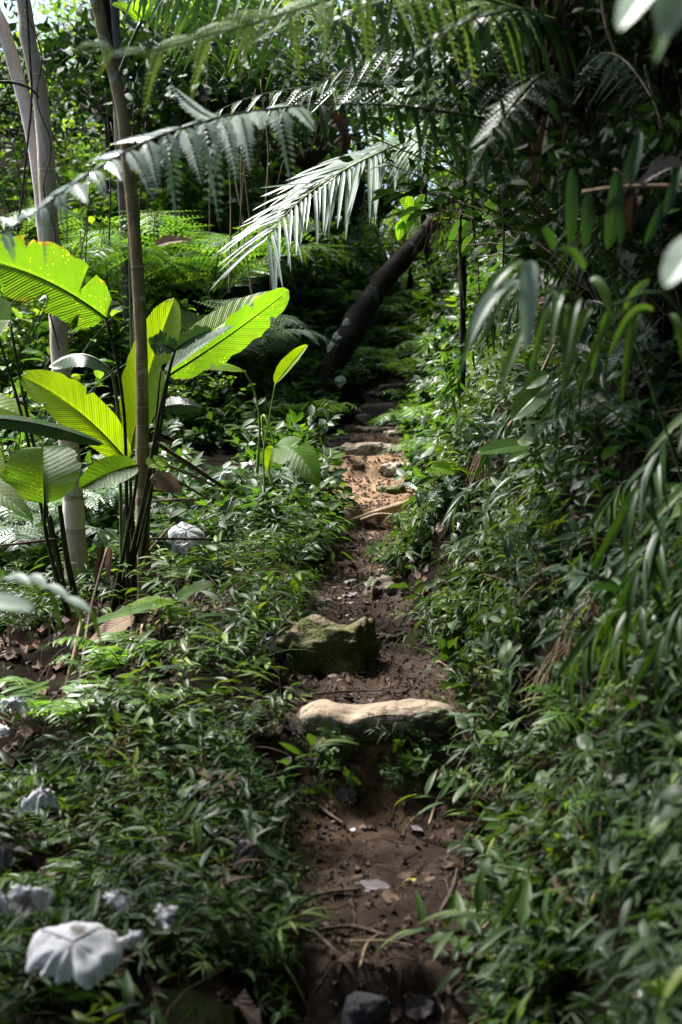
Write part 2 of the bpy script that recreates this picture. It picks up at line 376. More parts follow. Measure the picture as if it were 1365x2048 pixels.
M['bark_lichen'] = bark_mat('bark_lichen', (0.04, 0.034, 0.028), (0.09, 0.08, 0.07), (0.17, 0.155, 0.14), False, (0.42, 0.44, 0.42), scale=1.3)
M['bark_dark'] = bark_mat('bark_dark', (0.008, 0.006, 0.005), (0.018, 0.014, 0.010), (0.04, 0.032, 0.022), False, (0.10, 0.11, 0.09), scale=0.7, bump=0.9)
M['twig'] = bark_mat('twig_bark', (0.04, 0.028, 0.02), (0.09, 0.065, 0.045), (0.18, 0.135, 0.10), rough=0.75, scale=2)
M['straw'] = bark_mat('straw', (0.16, 0.11, 0.065), (0.27, 0.19, 0.12), (0.40, 0.31, 0.21), rough=0.7, scale=2)
M['stem'] = bark_mat('green_stem', (0.03, 0.06, 0.02), (0.055, 0.10, 0.03), (0.10, 0.15, 0.05), rough=0.5, scale=2, bump=0.3)
M['stem_light'] = bark_mat('light_stem', (0.14, 0.22, 0.06), (0.22, 0.31, 0.09), (0.32, 0.40, 0.14), rough=0.5, scale=2, bump=0.3)
M['stem_dark'] = bark_mat('dark_stem', (0.016, 0.018, 0.009), (0.034, 0.038, 0.018), (0.075, 0.075, 0.035), rough=0.5, scale=2, bump=0.4)
def ground_mat(name, path=False):
    g = NT(name); po = g.pos(); sx = g.n('ShaderNodeSeparateXYZ'); g.l(po, sx.inputs[0])
    n1 = g.noise(2.4, 5, po, 0.6); n2 = g.noise(17, 5, po, 0.65, 0.4); n3 = g.noise(140 if path else 90, 4, po, 0.75)
    k = g.math('ADD', g.math('MULTIPLY', n1, 0.45), g.math('ADD', g.math('MULTIPLY', n2, 0.4), g.math('MULTIPLY', n3, 0.15)))
    if path:
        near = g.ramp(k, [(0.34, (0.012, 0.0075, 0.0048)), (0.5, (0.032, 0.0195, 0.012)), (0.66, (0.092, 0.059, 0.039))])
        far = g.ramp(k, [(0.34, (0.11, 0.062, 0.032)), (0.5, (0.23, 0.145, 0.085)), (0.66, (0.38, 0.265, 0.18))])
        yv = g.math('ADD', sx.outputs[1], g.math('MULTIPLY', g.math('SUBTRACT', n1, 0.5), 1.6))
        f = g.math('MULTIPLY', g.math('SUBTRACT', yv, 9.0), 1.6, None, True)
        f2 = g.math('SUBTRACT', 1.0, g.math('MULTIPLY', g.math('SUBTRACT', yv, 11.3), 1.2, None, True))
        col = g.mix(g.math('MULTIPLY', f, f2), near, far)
        # the cut face under the step stone is yellower subsoil
        yn = g.math('ADD', sx.outputs[1], g.math('MULTIPLY', g.math('SUBTRACT', g.noise(6.0, 3, po), 0.5), 0.7)); y1 = g.math('MULTIPLY', g.math('MULTIPLY', g.math('SUBTRACT', yn, 5.02), 9.0, None, True), g.math('LESS_THAN', sx.outputs[1], 5.27))
        oc = g.math('MULTIPLY', y1, g.math('MULTIPLY', g.math('SUBTRACT', n2, 0.42), 5.0, None, True))
        col = g.mix(g.math('MULTIPLY', oc, 0.6), col, (0.17, 0.098, 0.03))
        dmp = g.math('MULTIPLY', g.math('SUBTRACT', g.noise(1.9, 4, po, 0.6), 0.5), 6.0, None, True); col = g.mix(g.math('MULTIPLY', dmp, 0.55), col, (0.012, 0.0075, 0.0048))
        rough = g.math('ADD', 0.55, g.math('MULTIPLY', n2, 0.4))
    else:
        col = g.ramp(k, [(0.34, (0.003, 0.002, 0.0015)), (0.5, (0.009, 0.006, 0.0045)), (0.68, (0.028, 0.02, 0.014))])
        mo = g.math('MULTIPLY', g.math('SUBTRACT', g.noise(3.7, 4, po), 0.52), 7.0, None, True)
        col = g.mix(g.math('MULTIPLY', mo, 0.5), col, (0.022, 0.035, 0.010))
        rough = 0.95
    b = g.n('ShaderNodeBsdfPrincipled'); h = g.math('ADD', n2, g.math('MULTIPLY', n3, 0.5))
    g.set(b, Base_Color=col, Roughness=rough, Normal=g.bump(h, 0.55 if path else .9, 0.012 if path else .03)); b.inputs['Specular IOR Level'].default_value = 0.08 if path else 0.02
    g.l(b.outputs[0], g.out.inputs[0]); return g.m
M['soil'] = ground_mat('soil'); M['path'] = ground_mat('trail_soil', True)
def rock_mat(name, dark, mid, light, moss=0.0, mcol=(0.045, 0.06, 0.015), front=False, low=0.0):
    g = NT(name); co = g.objco(); n1 = g.noise(5, 6, co, 0.6); n2 = g.noise(34, 4, co, 0.7)
    k = g.math('ADD', g.math('MULTIPLY', n1, 0.65), g.math('MULTIPLY', n2, 0.35))
    col = g.ramp(k, [(0.33, dark), (0.5, mid), (0.66, light)])
    dk = g.math('MULTIPLY', g.math('SUBTRACT', g.noise(12, 3, co), 0.60), 8.0, None, True)
    col = g.mix(g.math('MULTIPLY', dk, 0.5), col, tuple(c * 0.45 for c in dark))
    vo = g.n('ShaderNodeTexVoronoi', feature='DISTANCE_TO_EDGE'); vo.inputs['Scale'].default_value = 7.0
    wn = g.n('ShaderNodeTexNoise'); wn.inputs['Scale'].default_value = 9.0; wn.inputs['Detail'].default_value = 4; g.l(co, wn.inputs['Vector'])
    wp = g.n('ShaderNodeVectorMath', operation='MULTIPLY_ADD'); g.l(wn.outputs['Color'], wp.inputs[0]); wp.inputs[1].default_value = (.16, .16, .16); g.l(co, wp.inputs[2]); g.l(wp.outputs[0], vo.inputs['Vector'])
    ck = g.math('MULTIPLY', g.math('LESS_THAN', vo.outputs['Distance'], 0.022), g.math('GREATER_THAN', n1, 0.5))
    col = g.mix(g.math('MULTIPLY', ck, 0.7), col, tuple(c * 0.3 for c in dark))
    mud = g.math('MULTIPLY', g.math('SUBTRACT', g.noise(6.3, 5, co, 0.65), 0.53), 7.0, None, True); col = g.mix(g.math('MULTIPLY', mud, 0.55), col, (0.075, 0.05, 0.034))
    h = g.math('SUBTRACT', k, g.math('MULTIPLY', ck, 0.35))
    if moss:
        ge = g.n('ShaderNodeNewGeometry'); s = g.n('ShaderNodeSeparateXYZ'); g.l(ge.outputs['True Normal'], s.inputs[0])
        sp = g.n('ShaderNodeSeparateXYZ'); g.l(co, sp.inputs[0])
        a = g.math('ADD', g.math('MULTIPLY', g.noise(4.2, 4, co, 0.6), 1.6), moss - 1.3)
        if front: a = g.math('ADD', a, g.math('MULTIPLY', g.math('ABSOLUTE', s.outputs[2]), -0.9))
        if low: a = g.math('ADD', a, g.math('MULTIPLY', sp.outputs[2], -low))
        a = g.math('MULTIPLY', a, 3.5, None, True)
        fine = g.noise(70, 3, co)
        mc = g.ramp(fine, [(0.35, tuple(c * 0.4 for c in mcol)), (0.6, mcol), (0.8, tuple(c * 1.9 for c in mcol))])
        col = g.mix(g.math('MULTIPLY', a, 0.9), col, mc); h = g.math('ADD', h, g.math('MULTIPLY', g.math('MULTIPLY', a, fine), 0.8))
    b = g.n('ShaderNodeBsdfPrincipled'); g.set(b, Base_Color=col, Roughness=0.9, Normal=g.bump(h, 0.95, 0.025)); b.inputs['Specular IOR Level'].default_value = 0.25
    g.l(b.outputs[0], g.out.inputs[0]); return g.m
M['rock_step'] = rock_mat('step_stone', (0.15, 0.11, 0.075), (0.31, 0.24, 0.17), (0.46, 0.375, 0.28), 0.88, (0.05, 0.06, 0.018), True, 4.5)
M['rock_moss'] = rock_mat('mossy_stone', (0.08, 0.06, 0.04), (0.16, 0.12, 0.085), (0.30, 0.24, 0.18), 1.42, (0.085, 0.105, 0.016), True)
M['rock_pale'] = rock_mat('pale_stone', (0.24, 0.19, 0.145), (0.38, 0.31, 0.24), (0.52, 0.45, 0.36), 0.40, (0.06, 0.075, 0.02))
M['rock_dark'] = rock_mat('dark_stone', (0.02, 0.02, 0.022), (0.04, 0.04, 0.044), (0.08, 0.08, 0.085), 0.30, (0.03, 0.045, 0.012))
M['rock_mid'] = rock_mat('brown_stone', (0.07, 0.052, 0.04), (0.14, 0.105, 0.082), (0.24, 0.19, 0.15), 0.35, (0.04, 0.055, 0.014))
# ------------------------------------------------------------------ world, sun, camera
SUN_EL, SUN_AZ = 55.0, -52.0        # azimuth from +Y towards +X (light comes from behind, left)
w = bpy.data.worlds.new("World"); scn.world = w; w.use_nodes = True
nt = w.node_tree; bg = nt.nodes['Background']
sky = nt.nodes.new('ShaderNodeTexSky'); sky.sky_type = 'NISHITA'; sky.sun_disc = False
sky.sun_elevation = math.radians(SUN_EL); sky.sun_rotation = math.radians(SUN_AZ)
sky.air_density = 1.0; sky.dust_density = 2.0; sky.ozone_density = 1.0
nt.links.new(sky.outputs[0], bg.inputs[0]); bg.inputs[1].default_value = 0.085
sl = bpy.data.lights.new('sun', 'SUN'); sl.energy = 4.2; sl.angle = math.radians(12); sl.color = (1.0, 0.97, 0.92)
so = bpy.data.objects.new('sun', sl); COL.objects.link(so)
_e, _a = math.radians(SUN_EL), math.radians(SUN_AZ)
SDIR = np.array([math.sin(_a) * math.cos(_e), math.cos(_a) * math.cos(_e), math.sin(_e)])
from mathutils import Vector
so.rotation_euler = Vector(SDIR).to_track_quat('Z', 'Y').to_euler()
cam = bpy.data.cameras.new('camera'); co_ = bpy.data.objects.new('camera', cam); COL.objects.link(co_)
cam.sensor_fit = 'VERTICAL'; cam.sensor_height = 36; cam.sensor_width = 24; cam.lens = 50
cam.clip_start = 0.05; cam.clip_end = 600
cam.dof.use_dof = True; cam.dof.focus_distance = 8.0; cam.dof.aperture_fstop = 3.0
co_.location = tuple(CAM); co_.rotation_euler = (math.radians(90) + PITCH, 0, 0)
scn.camera = co_
vs = scn.view_settings; scn.display_settings.display_device = 'sRGB'
vs.view_transform = 'Standard'; vs.look = 'None'; vs.exposure = 2.12; vs.gamma = 1
cy = scn.cycles
cy.max_bounces = 6; cy.diffuse_bounces = 1; cy.glossy_bounces = 2; cy.transmission_bounces = 4; cy.transparent_max_bounces = 4
cy.use_denoising = True; cy.sample_clamp_indirect = 6; cy.caustics_reflective = False; cy.caustics_refractive = False
try: cy.denoiser = 'OPENIMAGEDENOISE'; cy.denoising_prefilter = 'ACCURATE'
except Exception: pass
# ------------------------------------------------------------------ ground and trail
def axis(segs):
    out = []
    for a, b, st in segs: out.append(np.arange(a, b, st))
    return np.concatenate(out + [[segs[-1][1]]])
xs = axis([(-120, -30, 6), (-30, -8, 1.2), (-8, -2.4, .2), (-2.4, -.5, .05), (-.5, 1.0, .02), (1.0, 2.6, .04), (2.6, 8, .2), (8, 30, 1.2), (30, 120, 6)])
ys = axis([(-40, -4, 2), (-4, 2.6, .15), (2.6, 12.2, .025), (12.2, 18, .06), (18, 34, .3), (34, 150, 3)])
X, Y = np.meshgrid(xs, ys)
Zg = H(X, Y)
VV = np.stack([X, Y, Zg], -1).reshape(-1, 3)
nx, ny = len(xs), len(ys)
ii = (np.arange(ny - 1)[:, None] * nx + np.arange(nx - 1)[None]).ravel()
FF = np.stack([ii, ii + 1, ii + 1 + nx, ii + nx], -1)
cx = VV[FF].mean(1)
sd = np.abs(cx[:, 0] - pcx(cx[:, 1])) - phw(cx[:, 1])
msk = (sd + 0.06 * fbm(np.stack([cx[:, 0] * 5, cx[:, 1] * 5, cx[:, 0] * 0], -1), 2, 77) < 0.05) & (cx[:, 1] > -3) & (cx[:, 1] < 15.4)
def sub(name, faces, mat, label, cat):
    u, inv = np.unique(faces.ravel(), return_inverse=True)
    b = MB(); b.add(VV[u], inv.reshape(-1, 4)); o = b.obj(name, mat)
    return tag(o, label, cat, kind='structure')
sub('ground', FF[~msk], M['soil'], 'dark forest soil of the slopes on both sides of the trail', 'ground')
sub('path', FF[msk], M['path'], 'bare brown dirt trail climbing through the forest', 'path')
# ------------------------------------------------------------------ rocks
def ico(sub=4):
    import bmesh
    b = bmesh.new(); bmesh.ops.create_icosphere(b, subdivisions=sub, radius=1)
    b.verts.ensure_lookup_table(); v = np.array([x.co[:] for x in b.verts]); f = np.array([[q.index for q in x.verts] for x in b.faces]); b.free()
    return v, f
ICO = {k: ico(k) for k in (2, 3, 5)}
def rock(name, c, size, mat, label, seed=0, rz=0.0, box=0.55, rough=0.16, sub=5, cat='rock', group=None, bend=None, freq=1.6):
    v, f = ICO[sub]; v = v.copy()
    sg = np.sign(v) * np.abs(v) ** box          # squarish stone
    v = sg / np.max(np.abs(sg), axis=0)
    size = np.asarray(size, float); dr = nrm(v); v = v * size; q = v / size.mean()
    v = v + dr * (rough * size.min() * 1.2 * fbm(q * freq + seed * 7.1, 4, seed) + .05 * size.min() * fbm(q * 7 + seed, 3, seed + 3))[:, None]
    if bend is not None: v = bend(v)
    ca, sa = math.cos(rz), math.sin(rz); x = v[:, 0] * ca - v[:, 1] * sa; y = v[:, 0] * sa + v[:, 1] * ca
    b = MB(); b.add(np.stack([x, y, v[:, 2]], 1), f)
    o = b.obj(name, mat, origin=None); o.location = tuple(float(q) for q in c)
    return tag(o, label, cat, group)
# long pale step stone: rounded knob at its left end
def step_bend(v):
    x = v[:, 0] / 0.30
    v[:, 2] += 0.016 * np.exp(-((x + .72) / .25) ** 2) - 0.012 * np.exp(-((x + .32) / .2) ** 2) + 0.010 * x
    v[:, 1] += 0.03 * x ** 2
    return v
p = P(756, 1462, 5.24); rock('step_stone', (p[0], 5.32, p[2] + 0.012), (0.29, 0.12, 0.066), M['rock_step'], 'long pale stone set across the trail as a step, moss on its front', 3, 0.03, 0.6, 0.2, cat='stone', bend=step_bend, freq=1.5)
p = P(690, 1520, 5.16); rock('stone', (p[0] - .02, 5.24, p[2]+.01), (0.10, 0.07, 0.06), M['rock_moss'], 'dark mossy stone half buried below the pale step stone', 11, 0.2, 0.5, 0.2, cat='stone')
def boulder_bend(v):
    v[:, 2] *= 1 + 0.12 * v[:, 0] / 0.2; v[:, 0] += 0.12 * v[:, 2] * (v[:, 0] < 0) * -1
    return v
p = P(655, 1322, 6.1); rock('boulder', (p[0], 6.24, p[2] - .015), (0.20, 0.17, 0.155), M['rock_moss'], 'blocky mossy boulder beside the trail, higher than the step stone', 5, -0.12, 0.58, 0.30, cat='boulder', bend=boulder_bend)
p = P(735, 1965, 3.8); rock('stone', (p[0], 3.84, -0.065), (0.06, 0.05, 0.07), M['rock_dark'], 'dark grey stone in the soil edge, lowest on the trail', 8, 0.4, 0.5, 0.15, cat='stone')
def up(px, py, sx, sy, sz, mat, lab, sd, rz=0.0, dz=0.0, rgh=.30, bx=.55):
    q = hit(px, py); rock('stone', (q[0], q[1] + sy * .45, q[2] - sz * .25 + dz), (sx, sy, sz), M[mat], lab, sd, rz, bx, rgh, cat='stone')
up(738, 908, .235, .11, .075, 'rock_pale', 'broad pale stone with a mossy cap above the sunlit bare soil', 21, -.02, .03)
up(795, 944, .14, .10, .07, 'rock_pale', 'smaller pale stone at the right of the bare soil, below the broad one', 22, .1, .02)
up(690, 888, .16, .09, .05, 'rock_mid', 'brown stone ledge on the left side behind the broad pale stone', 23, .05, .02)
up(750, 868, .19, .09, .05, 'rock_mid', 'long low brown stone ledge crossing the trail above the broad pale stone', 24, 0.06, .02)
up(770, 830, .235, .12, .10, 'rock_mid', 'grey-brown block step with flat top, second highest on the trail', 25, -.05, .03, .1, .4)
up(785, 800, .12, .10, .07, 'rock_dark', 'mossy dark stone behind the grey-brown block step', 26, .2, .03)
up(800, 782, .22, .1, .06, 'rock_mid', 'flat stone at the very top of the visible trail', 27, .0, .03)
up(780, 985, .10, .08, .05, 'rock_moss', 'small mossy clod of stone at the right edge of the bare soil', 28, .3, .01)
up(775, 1185, .11, .10, .09, 'rock_mid', 'brown stone at the right trail edge under drooping herbs', 29, .3, .0)
up(455, 1290, .10, .06, .09, 'rock_mid', 'tan stone among the herbs left of the mossy boulder', 30, .5, .02)
up(696, 1234, .022, .02, .016, 'rock_pale', 'fist sized pale pebble on the trail right of centre', 31, .5, .0)
up(706, 1242, .017, .016, .012, 'rock_pale', 'tiny pale pebble touching the fist sized one', 32, .9, .0)
up(653, 1204, .036, .026, .018, 'rock_mid', 'brown cobble in the trail beside the purple dead leaf', 33, .2, .0)
up(612, 1218, .026, .024, .018, 'rock_mid', 'round cobble at the left edge of the trail', 34, .4, .0)
for i, (px_, py_, s1, s2, m_) in enumerate([(668, 900, .07, .05, 'rock_mid'), (818, 912, .06, .05, 'rock_pale'), (705, 862, .08, .05, 'rock_mid'), (812, 850, .07, .06, 'rock_mid'), (730, 838, .07, .05, 'rock_pale'), (790, 872, .08, .045, 'rock_pale'), (745, 795, .09, .06, 'rock_mid'), (715, 935, .05, .035, 'rock_mid')]):
    up(px_, py_, s1, s1 * .8, s2, m_, ('brown' if m_ == 'rock_mid' else 'pale') + ' loose stone on the upper trail' + [' beside the ledge on the left', ' right of the broad pale stone', ' between the two brown ledges', ' right of the block step', ' in front of the block step', ' on the long low ledge', ' left of the top flat stone', ' at the left of the bare soil'][i], 60 + i, i * .7, .01)
# exposed roots over the dark step
def root_thing(pts, r, lab, name='root', mat='twig', cat='root', dz=0.01):
    q = np.array([hit(a, b) + [0, 0, dz] for a, b in pts]) if len(pts[0]) == 2 else PP(pts)
    b = MB(); tube(b, q, r, 7, max(8, len(q) * 5), 0.5, wob=0.15)
    return tag(b.obj(name, M[mat], origin=q[0]), lab, cat)
root_thing([(700, 1042, 9.2), (735, 1032, 9.25), (775, 1020, 9.27), (815, 1010, 9.3), (850, 1008, 9.35)], [.012, .026, .03, .034, .03], 'thick bare root forming the lip of the dark step on the trail', mat='straw')
root_thing([(722, 1040, 9.18), (760, 1030, 9.2), (800, 1032, 9.2), (845, 1024, 9.25)], [.012, .017, .017, .014], 'thinner root running under the thick root of the dark step', mat='straw')
root_thing([(752, 1052, 9.17), (790, 1052, 9.17), (835, 1046, 9.2)], [.004, .006, .005], 'hair thin root hanging in the dark step face', mat='straw')
root_thing([(735, 1286), (760, 1276), (785, 1284), (812, 1272)], [.008, .013, .013, .01], 'gnarled root curling on the trail right of the mossy boulder', mat='twig', dz=.015)
root_thing([(750, 1300), (752, 1288), (775, 1278), (800, 1282)], [.006, .011, .012, .008], 'short forked root beside the gnarled one near the boulder', mat='twig', dz=.012)
# ------------------------------------------------------------------ plant generators
def sprig_tpl(seed, h=0.22, lean=0.12, nl=9, ll=0.085, tpl=LF, spread=0.9, droop=0.25, stem_r=0.0016):
    """herb: one arching stem with alternate leaves"""
    r = np.random.default_rng(seed); b = MB()
    t = np.linspace(0, 1, 6); az = r.uniform(0, 2 * PI)
    pts = np.stack([lean * np.cos(az) * t ** 1.6, lean * np.sin(az) * t ** 1.6, h * (t - 0.28 * t ** 2.5)], 1)
    tube(b, pts, [stem_r, stem_r * .5], 3, tint=-0.1, cap=False)
    tl = np.linspace(0.22, 1, nl); c = np.stack([np.interp(tl, t, pts[:, k]) for k in range(3)], 1)
    tan = nrm(np.stack([np.gradient(pts[:, k], t) for k in range(3)], 1)); tn = np.stack([np.interp(tl, t, tan[:, k]) for k in range(3)], 1)
    a0 = r.uniform(0, 2 * PI); ang = a0 + np.arange(nl) * PI + r.normal(0, .5, nl)
    side = np.stack([np.cos(ang), np.sin(ang), 0 * ang], 1)
    d = nrm(side * spread + tn * 0.55 + np.stack([0 * tl, 0 * tl, r.normal(0, .22, nl) - droop * (1 - tl)], 1)); d[-1] = nrm(tn[-1] + [0, 0, -.3])
    n = nrm(Z + r.normal(0, .35, (nl, 3)))
    b.inst(tpl, frames(d, n), c, ll * r.uniform(.65, 1.15, nl) * (0.75 + 0.5 * np.sin(PI * tl * .8)), r.normal(0.35, .18, nl))
    return b.tpl()
SPR = [sprig_tpl(100 + i, h, ln, nl, ll) for i, (h, ln, nl, ll) in enumerate([(.20, .14, 8, .085), (.26, .18, 10, .09), (.15, .12, 7, .075), (.22, .08, 9, .08), (.12, .10, 6, .07), (.30, .2, 11, .085)])]
SPR += [sprig_tpl(120 + i, h, ln, nl, ll, LFN, .8, .5) for i, (h, ln, nl, ll) in enumerate([(.24, .16, 14, .10), (.34, .2, 18, .075)])] + [sprig_tpl(130, .2, .16, 6, .13, LF, 1., .4)]
SPB = [sprig_tpl(140 + i, h, ln, nl, ll, LFB, 1.0, .1) for i, (h, ln, nl, ll) in enumerate([(.18, .07, 6, .075), (.13, .05, 5, .06), (.24, .08, 8, .08)])]
SPF = [sprig_tpl(160 + i, h, ln, nl, ll, LFS, 1.0, .1, .0015) for i, (h, ln, nl, ll) in enumerate([(.25, .12, 9, .10), (.35, .14, 11, .11), (.20, .10, 8, .085)])]
GRS = []
for _i in range(3):
    _r = np.random.default_rng(180 + _i); _b = MB(); _n = 9
    _az = _r.uniform(0, 2 * PI, _n); _d = nrm(np.stack([np.cos(_az), np.sin(_az), _r.uniform(.6, 2.2, _n)], 1))
    _b.inst(leaf_tpl(5, .022, .3, .8, .35, .55), frames(_d, Z + 0 * _d), np.stack([.015 * np.cos(_az), .015 * np.sin(_az), 0 * _az], 1), _r.uniform(.12, .26, _n), _r.uniform(.2, .7, _n))
    GRS.append(_b.tpl())
def scatter(mb, xy, tpls, sc, lift=0.0, bank=0.0, tilt=0.25, tint=(0, .16), wts=None, r=rng):
    """plants rooted on the ground at xy (N,2), leaning out of the slope by bank"""
    x, y = xy[:, 0], xy[:, 1]; z = H(x, y); n = slope_n(x, y)
    upv = nrm(Z * (1 - bank) + n * bank + r.normal(0, tilt, (len(x), 3)))
    f = nrm(np.stack([np.cos(a := r.uniform(0, 2 * PI, len(x))), np.sin(a), 0 * a], 1))
    R = frames(f, upv)
    # frames keeps y = f; rebuild so that z is exactly upv
    yv = nrm(f - upv * (f * upv).sum(1, keepdims=True)); R = np.stack([np.cross(yv, upv), yv, upv], -1)
    k = r.choice(len(tpls), len(x), p=wts)
    s = r.uniform(sc[0], sc[1], len(x)); ti = r.normal(tint[0], tint[1], len(x))
    T = np.stack([x, y, z + lift], 1)
    for i, t in enumerate(tpls):
        q = k == i
        mb.inst(t, R[q], T[q], s[q], ti[q])
def samp(n, y0, y1, s0, s1, side, pw=1.0, r=rng, patch=0.0, clear=None):
    """random ground points at distance s0..s1 from the trail edge, side = -1 left / +1 right"""
    y = r.uniform(y0, y1, n) if pw == 1 else y0 + (y1 - y0) * r.random(n) ** pw
    s = s0 + (s1 - s0) * r.random(n)
    x = pcx(y) + side * (phw(y) + s)
    if patch:
        k = fbm(np.stack([x * 2.2, y * 2.2, 0 * x], -1), 2, 55) > -patch
        x, y = x[k], y[k]
    q = np.stack([x, y], 1)
    if clear is not None:
        for (cx_, cy_, rr) in clear: q = q[(q[:, 0] - cx_) ** 2 + (q[:, 1] - cy_) ** 2 > rr * rr]
    return q
def in_view(q, m=0.12):
    px = 682.5 + q[:, 0] / np.maximum(q[:, 1], .1) * F_PX
    return q[(px > -F_PX * m) & (px < 1365 + F_PX * m)]
def fern(rachis, plen, npin=22, style='bip', hang=0.3, upv=(0, 0, 1), ang=68, pw=0.17, taper=(0.5, 1.0, 0.12), r0=0.006, start=0.12, seed=0, hangr=0.12, nsub=13, gap=0.9):
    """one frond along the world/local curve `rachis`; returns (leaf MB, rachis MB). style: bip = twice divided, lob = toothed strap pinnae, pin = plain straps"""
    r = np.random.default_rng(seed + 900); N = 60
    p = smooth_path(rachis, N); t = nrm(np.gradient(p, axis=0)); L = np.linspace(0, 1, N)
    lf, st = MB(), MB()
    tube(st, p[::2], [r0, r0 * .7, r0 * .25], 6, tint=.5)
    u = np.linspace(start, 0.995, npin)
    prof = np.interp((u - start) / (1 - start), [0, .12, .35, .7, 1], [taper[0], (taper[0] + taper[1]) / 2 + .1, taper[1], taper[1] * .62, taper[2]])
    ca, sa = math.cos(math.radians(ang)), math.sin(math.radians(ang))
    for sgn in (-1, 1):
        for j in range(npin):
            if r.random() > gap + .1: continue
            uu = min(u[j] + (0.3 * (u[1] - u[0]) if sgn > 0 else 0), .995)
            c = np.array([np.interp(uu, L, p[:, k]) for k in range(3)]); tt = nrm(np.array([np.interp(uu, L, t[:, k]) for k in range(3)]))
            up_ = nrm(np.asarray(upv, float) - tt * (np.asarray(upv, float) @ tt)); sd = np.cross(tt, up_) * sgn
            d0 = nrm(sd * sa + tt * ca + r.normal(0, .07 if style == 'pin' else .14, 3)); PL = plen * prof[j] * r.uniform(.88, 1.1)
            h = hang + r.normal(0, hangr)
            q = np.linspace(0, 1, nsub + 1)[:, None]
            crv = c + PL * (d0 * (q * (1 - .25 * max(h, 0) * q)) + np.array([0, 0, -1.0]) * h * q ** 1.7)
            ct = nrm(np.gradient(crv, axis=0)); nn = nrm(up_ - ct * (ct @ up_)[:, None]); cs = np.cross(ct, nn)
            tin = r.normal(.4, .15)
            if style == 'bip':
                tp = leaf_tpl(2, .24, .7, .8, .1, .15)
                m = nsub; pl = PL * pw * np.minimum(1, .45 + q[:m, 0] * 4) * (1 - .93 * q[:m, 0]) ** .8 * 1.08 * r.uniform(.8, 1.1, m)
                for s2 in (-1, 1):
                    d = nrm(cs[:m] * s2 * .85 + ct[:m] * .5)
                    lf.inst(tp, frames(d, nn[:m]), crv[:m], np.stack([pl * .95, pl, pl], 1), np.full(m, tin) + r.normal(0, .06, m))
                lf.inst(leaf_tpl(3, .02, .2, .9, .1, 0), frames(nrm(crv[-1:] - crv[:1]), nn[:1]), crv[:1], [np.linalg.norm(crv[-1] - crv[0])], [tin])
            else:
                n2 = 2 * nsub
                q2 = np.linspace(0, 1, n2 + 1)[:, None]; crv = c + PL * (d0 * (q2 * (1 - .25 * max(h, 0) * q2)) + np.array([0, 0, -1.0]) * h * q2 ** 1.7)
                ct = nrm(np.gradient(crv, axis=0)); nn = nrm(up_ - ct * (ct @ up_)[:, None]); cs = np.cross(ct, nn)
                wv = PL * pw * (q2[:, 0] ** .28) * ((1 - q2[:, 0]) ** .6) * 1.25
                if style == 'lob': wv = wv * np.where(np.arange(n2 + 1) % 2, 1.0, .66)
                fo = .22
                Lp = crv - cs * wv[:, None] + nn * (wv * fo)[:, None]; Rp = crv + cs * wv[:, None] + nn * (wv * fo)[:, None]
                if style == 'lob': Lp += ct * (wv * .35)[:, None]; Rp += ct * (wv * .35)[:, None]
                n3 = n2 + 1; i = np.arange(n2)
                f = np.concatenate([np.stack([i, i + 1, n3 + i + 1, n3 + i], 1), np.stack([i, 2 * n3 + i, 2 * n3 + i + 1, i + 1], 1)])
                A = np.concatenate([np.stack([o_ * np.ones(n3), q2[:, 0], np.full(n3, tin)], 1) for o_ in (0, -1, 1)])
                lf.add(np.concatenate([crv, Lp, Rp]), f, A)
    return lf, st
def big_leaf(base, tip, bow, normal, w, fl=.25, fr=.25, nv=34, nu=7, prof=(.45, .8), ripple=.04, tears=(), seed=0, jag=.02, tint=.5, curl=0.0):
    """large ribbed blade from base to tip; fl / fr raise the left / right half; tears = (side, v, depth)"""
    base, tip, bow = (np.asarray(q, float) for q in (base, tip, bow)); ctl = (base + tip) / 2 + bow
    v = np.linspace(0, 1, nv + 1)[:, None]; c = (1 - v) ** 2 * base + 2 * v * (1 - v) * ctl + v * v * tip
    t = nrm(np.gradient(c, axis=0)); n = nrm(np.asarray(normal, float) - t * (t @ np.asarray(normal, float))[:, None]); x = np.cross(t, n)
    a, b_ = prof; vm = a / (a + b_); pr = (v[:, 0] ** a) * ((1 - v[:, 0]) ** b_) / (vm ** a * (1 - vm) ** b_)
    L = np.linalg.norm(tip - base); rows = []; us = np.linspace(-1, 1, 2 * nu + 1)
    for u in us:
        s = -1 if u < 0 else 1; au = abs(u); ph = fl if u < 0 else fr
        ww = pr * w * au
        if au > .2: ww = ww * (1 + jag * au * fbm(np.stack([v[:, 0] * 18, 0 * v[:, 0] + s * 9, 0 * v[:, 0]], 1), 2, seed))
        for (ts, tv, td) in tears:
            if ts == s: ww = np.where(np.abs(v[:, 0] - tv) < .6 / nv + .004, np.minimum(ww, pr * w * (1 - td)), ww)
        th = ph + curl * au
        rp = ripple * w * au ** 1.5 * fbm(np.stack([v[:, 0] * 5, 0 * v[:, 0] + s * 3.3, 0 * v[:, 0] + seed], 1), 2, seed + 7)
        rows.append(c + x * (s * ww * math.cos(th))[:, None] + n * (ww * math.sin(th) + rp)[:, None] + t * (au * w * .10 * pr)[:, None])
    V = np.stack(rows, 1); K = 2 * nu + 1
    i = np.arange(nv)[:, None] * K; j = np.arange(K - 1)[None]
    f = np.stack([i + j, i + j + 1, i + K + j + 1, i + K + j], -1).reshape(-1, 4)
    A = np.stack([np.tile(us, (nv + 1, 1)), np.tile(v, (1, K)), np.full((nv + 1, K), tint)], -1)
    b = MB(); b.add(V.reshape(-1, 3), f, A.reshape(-1, 3)); return b, c
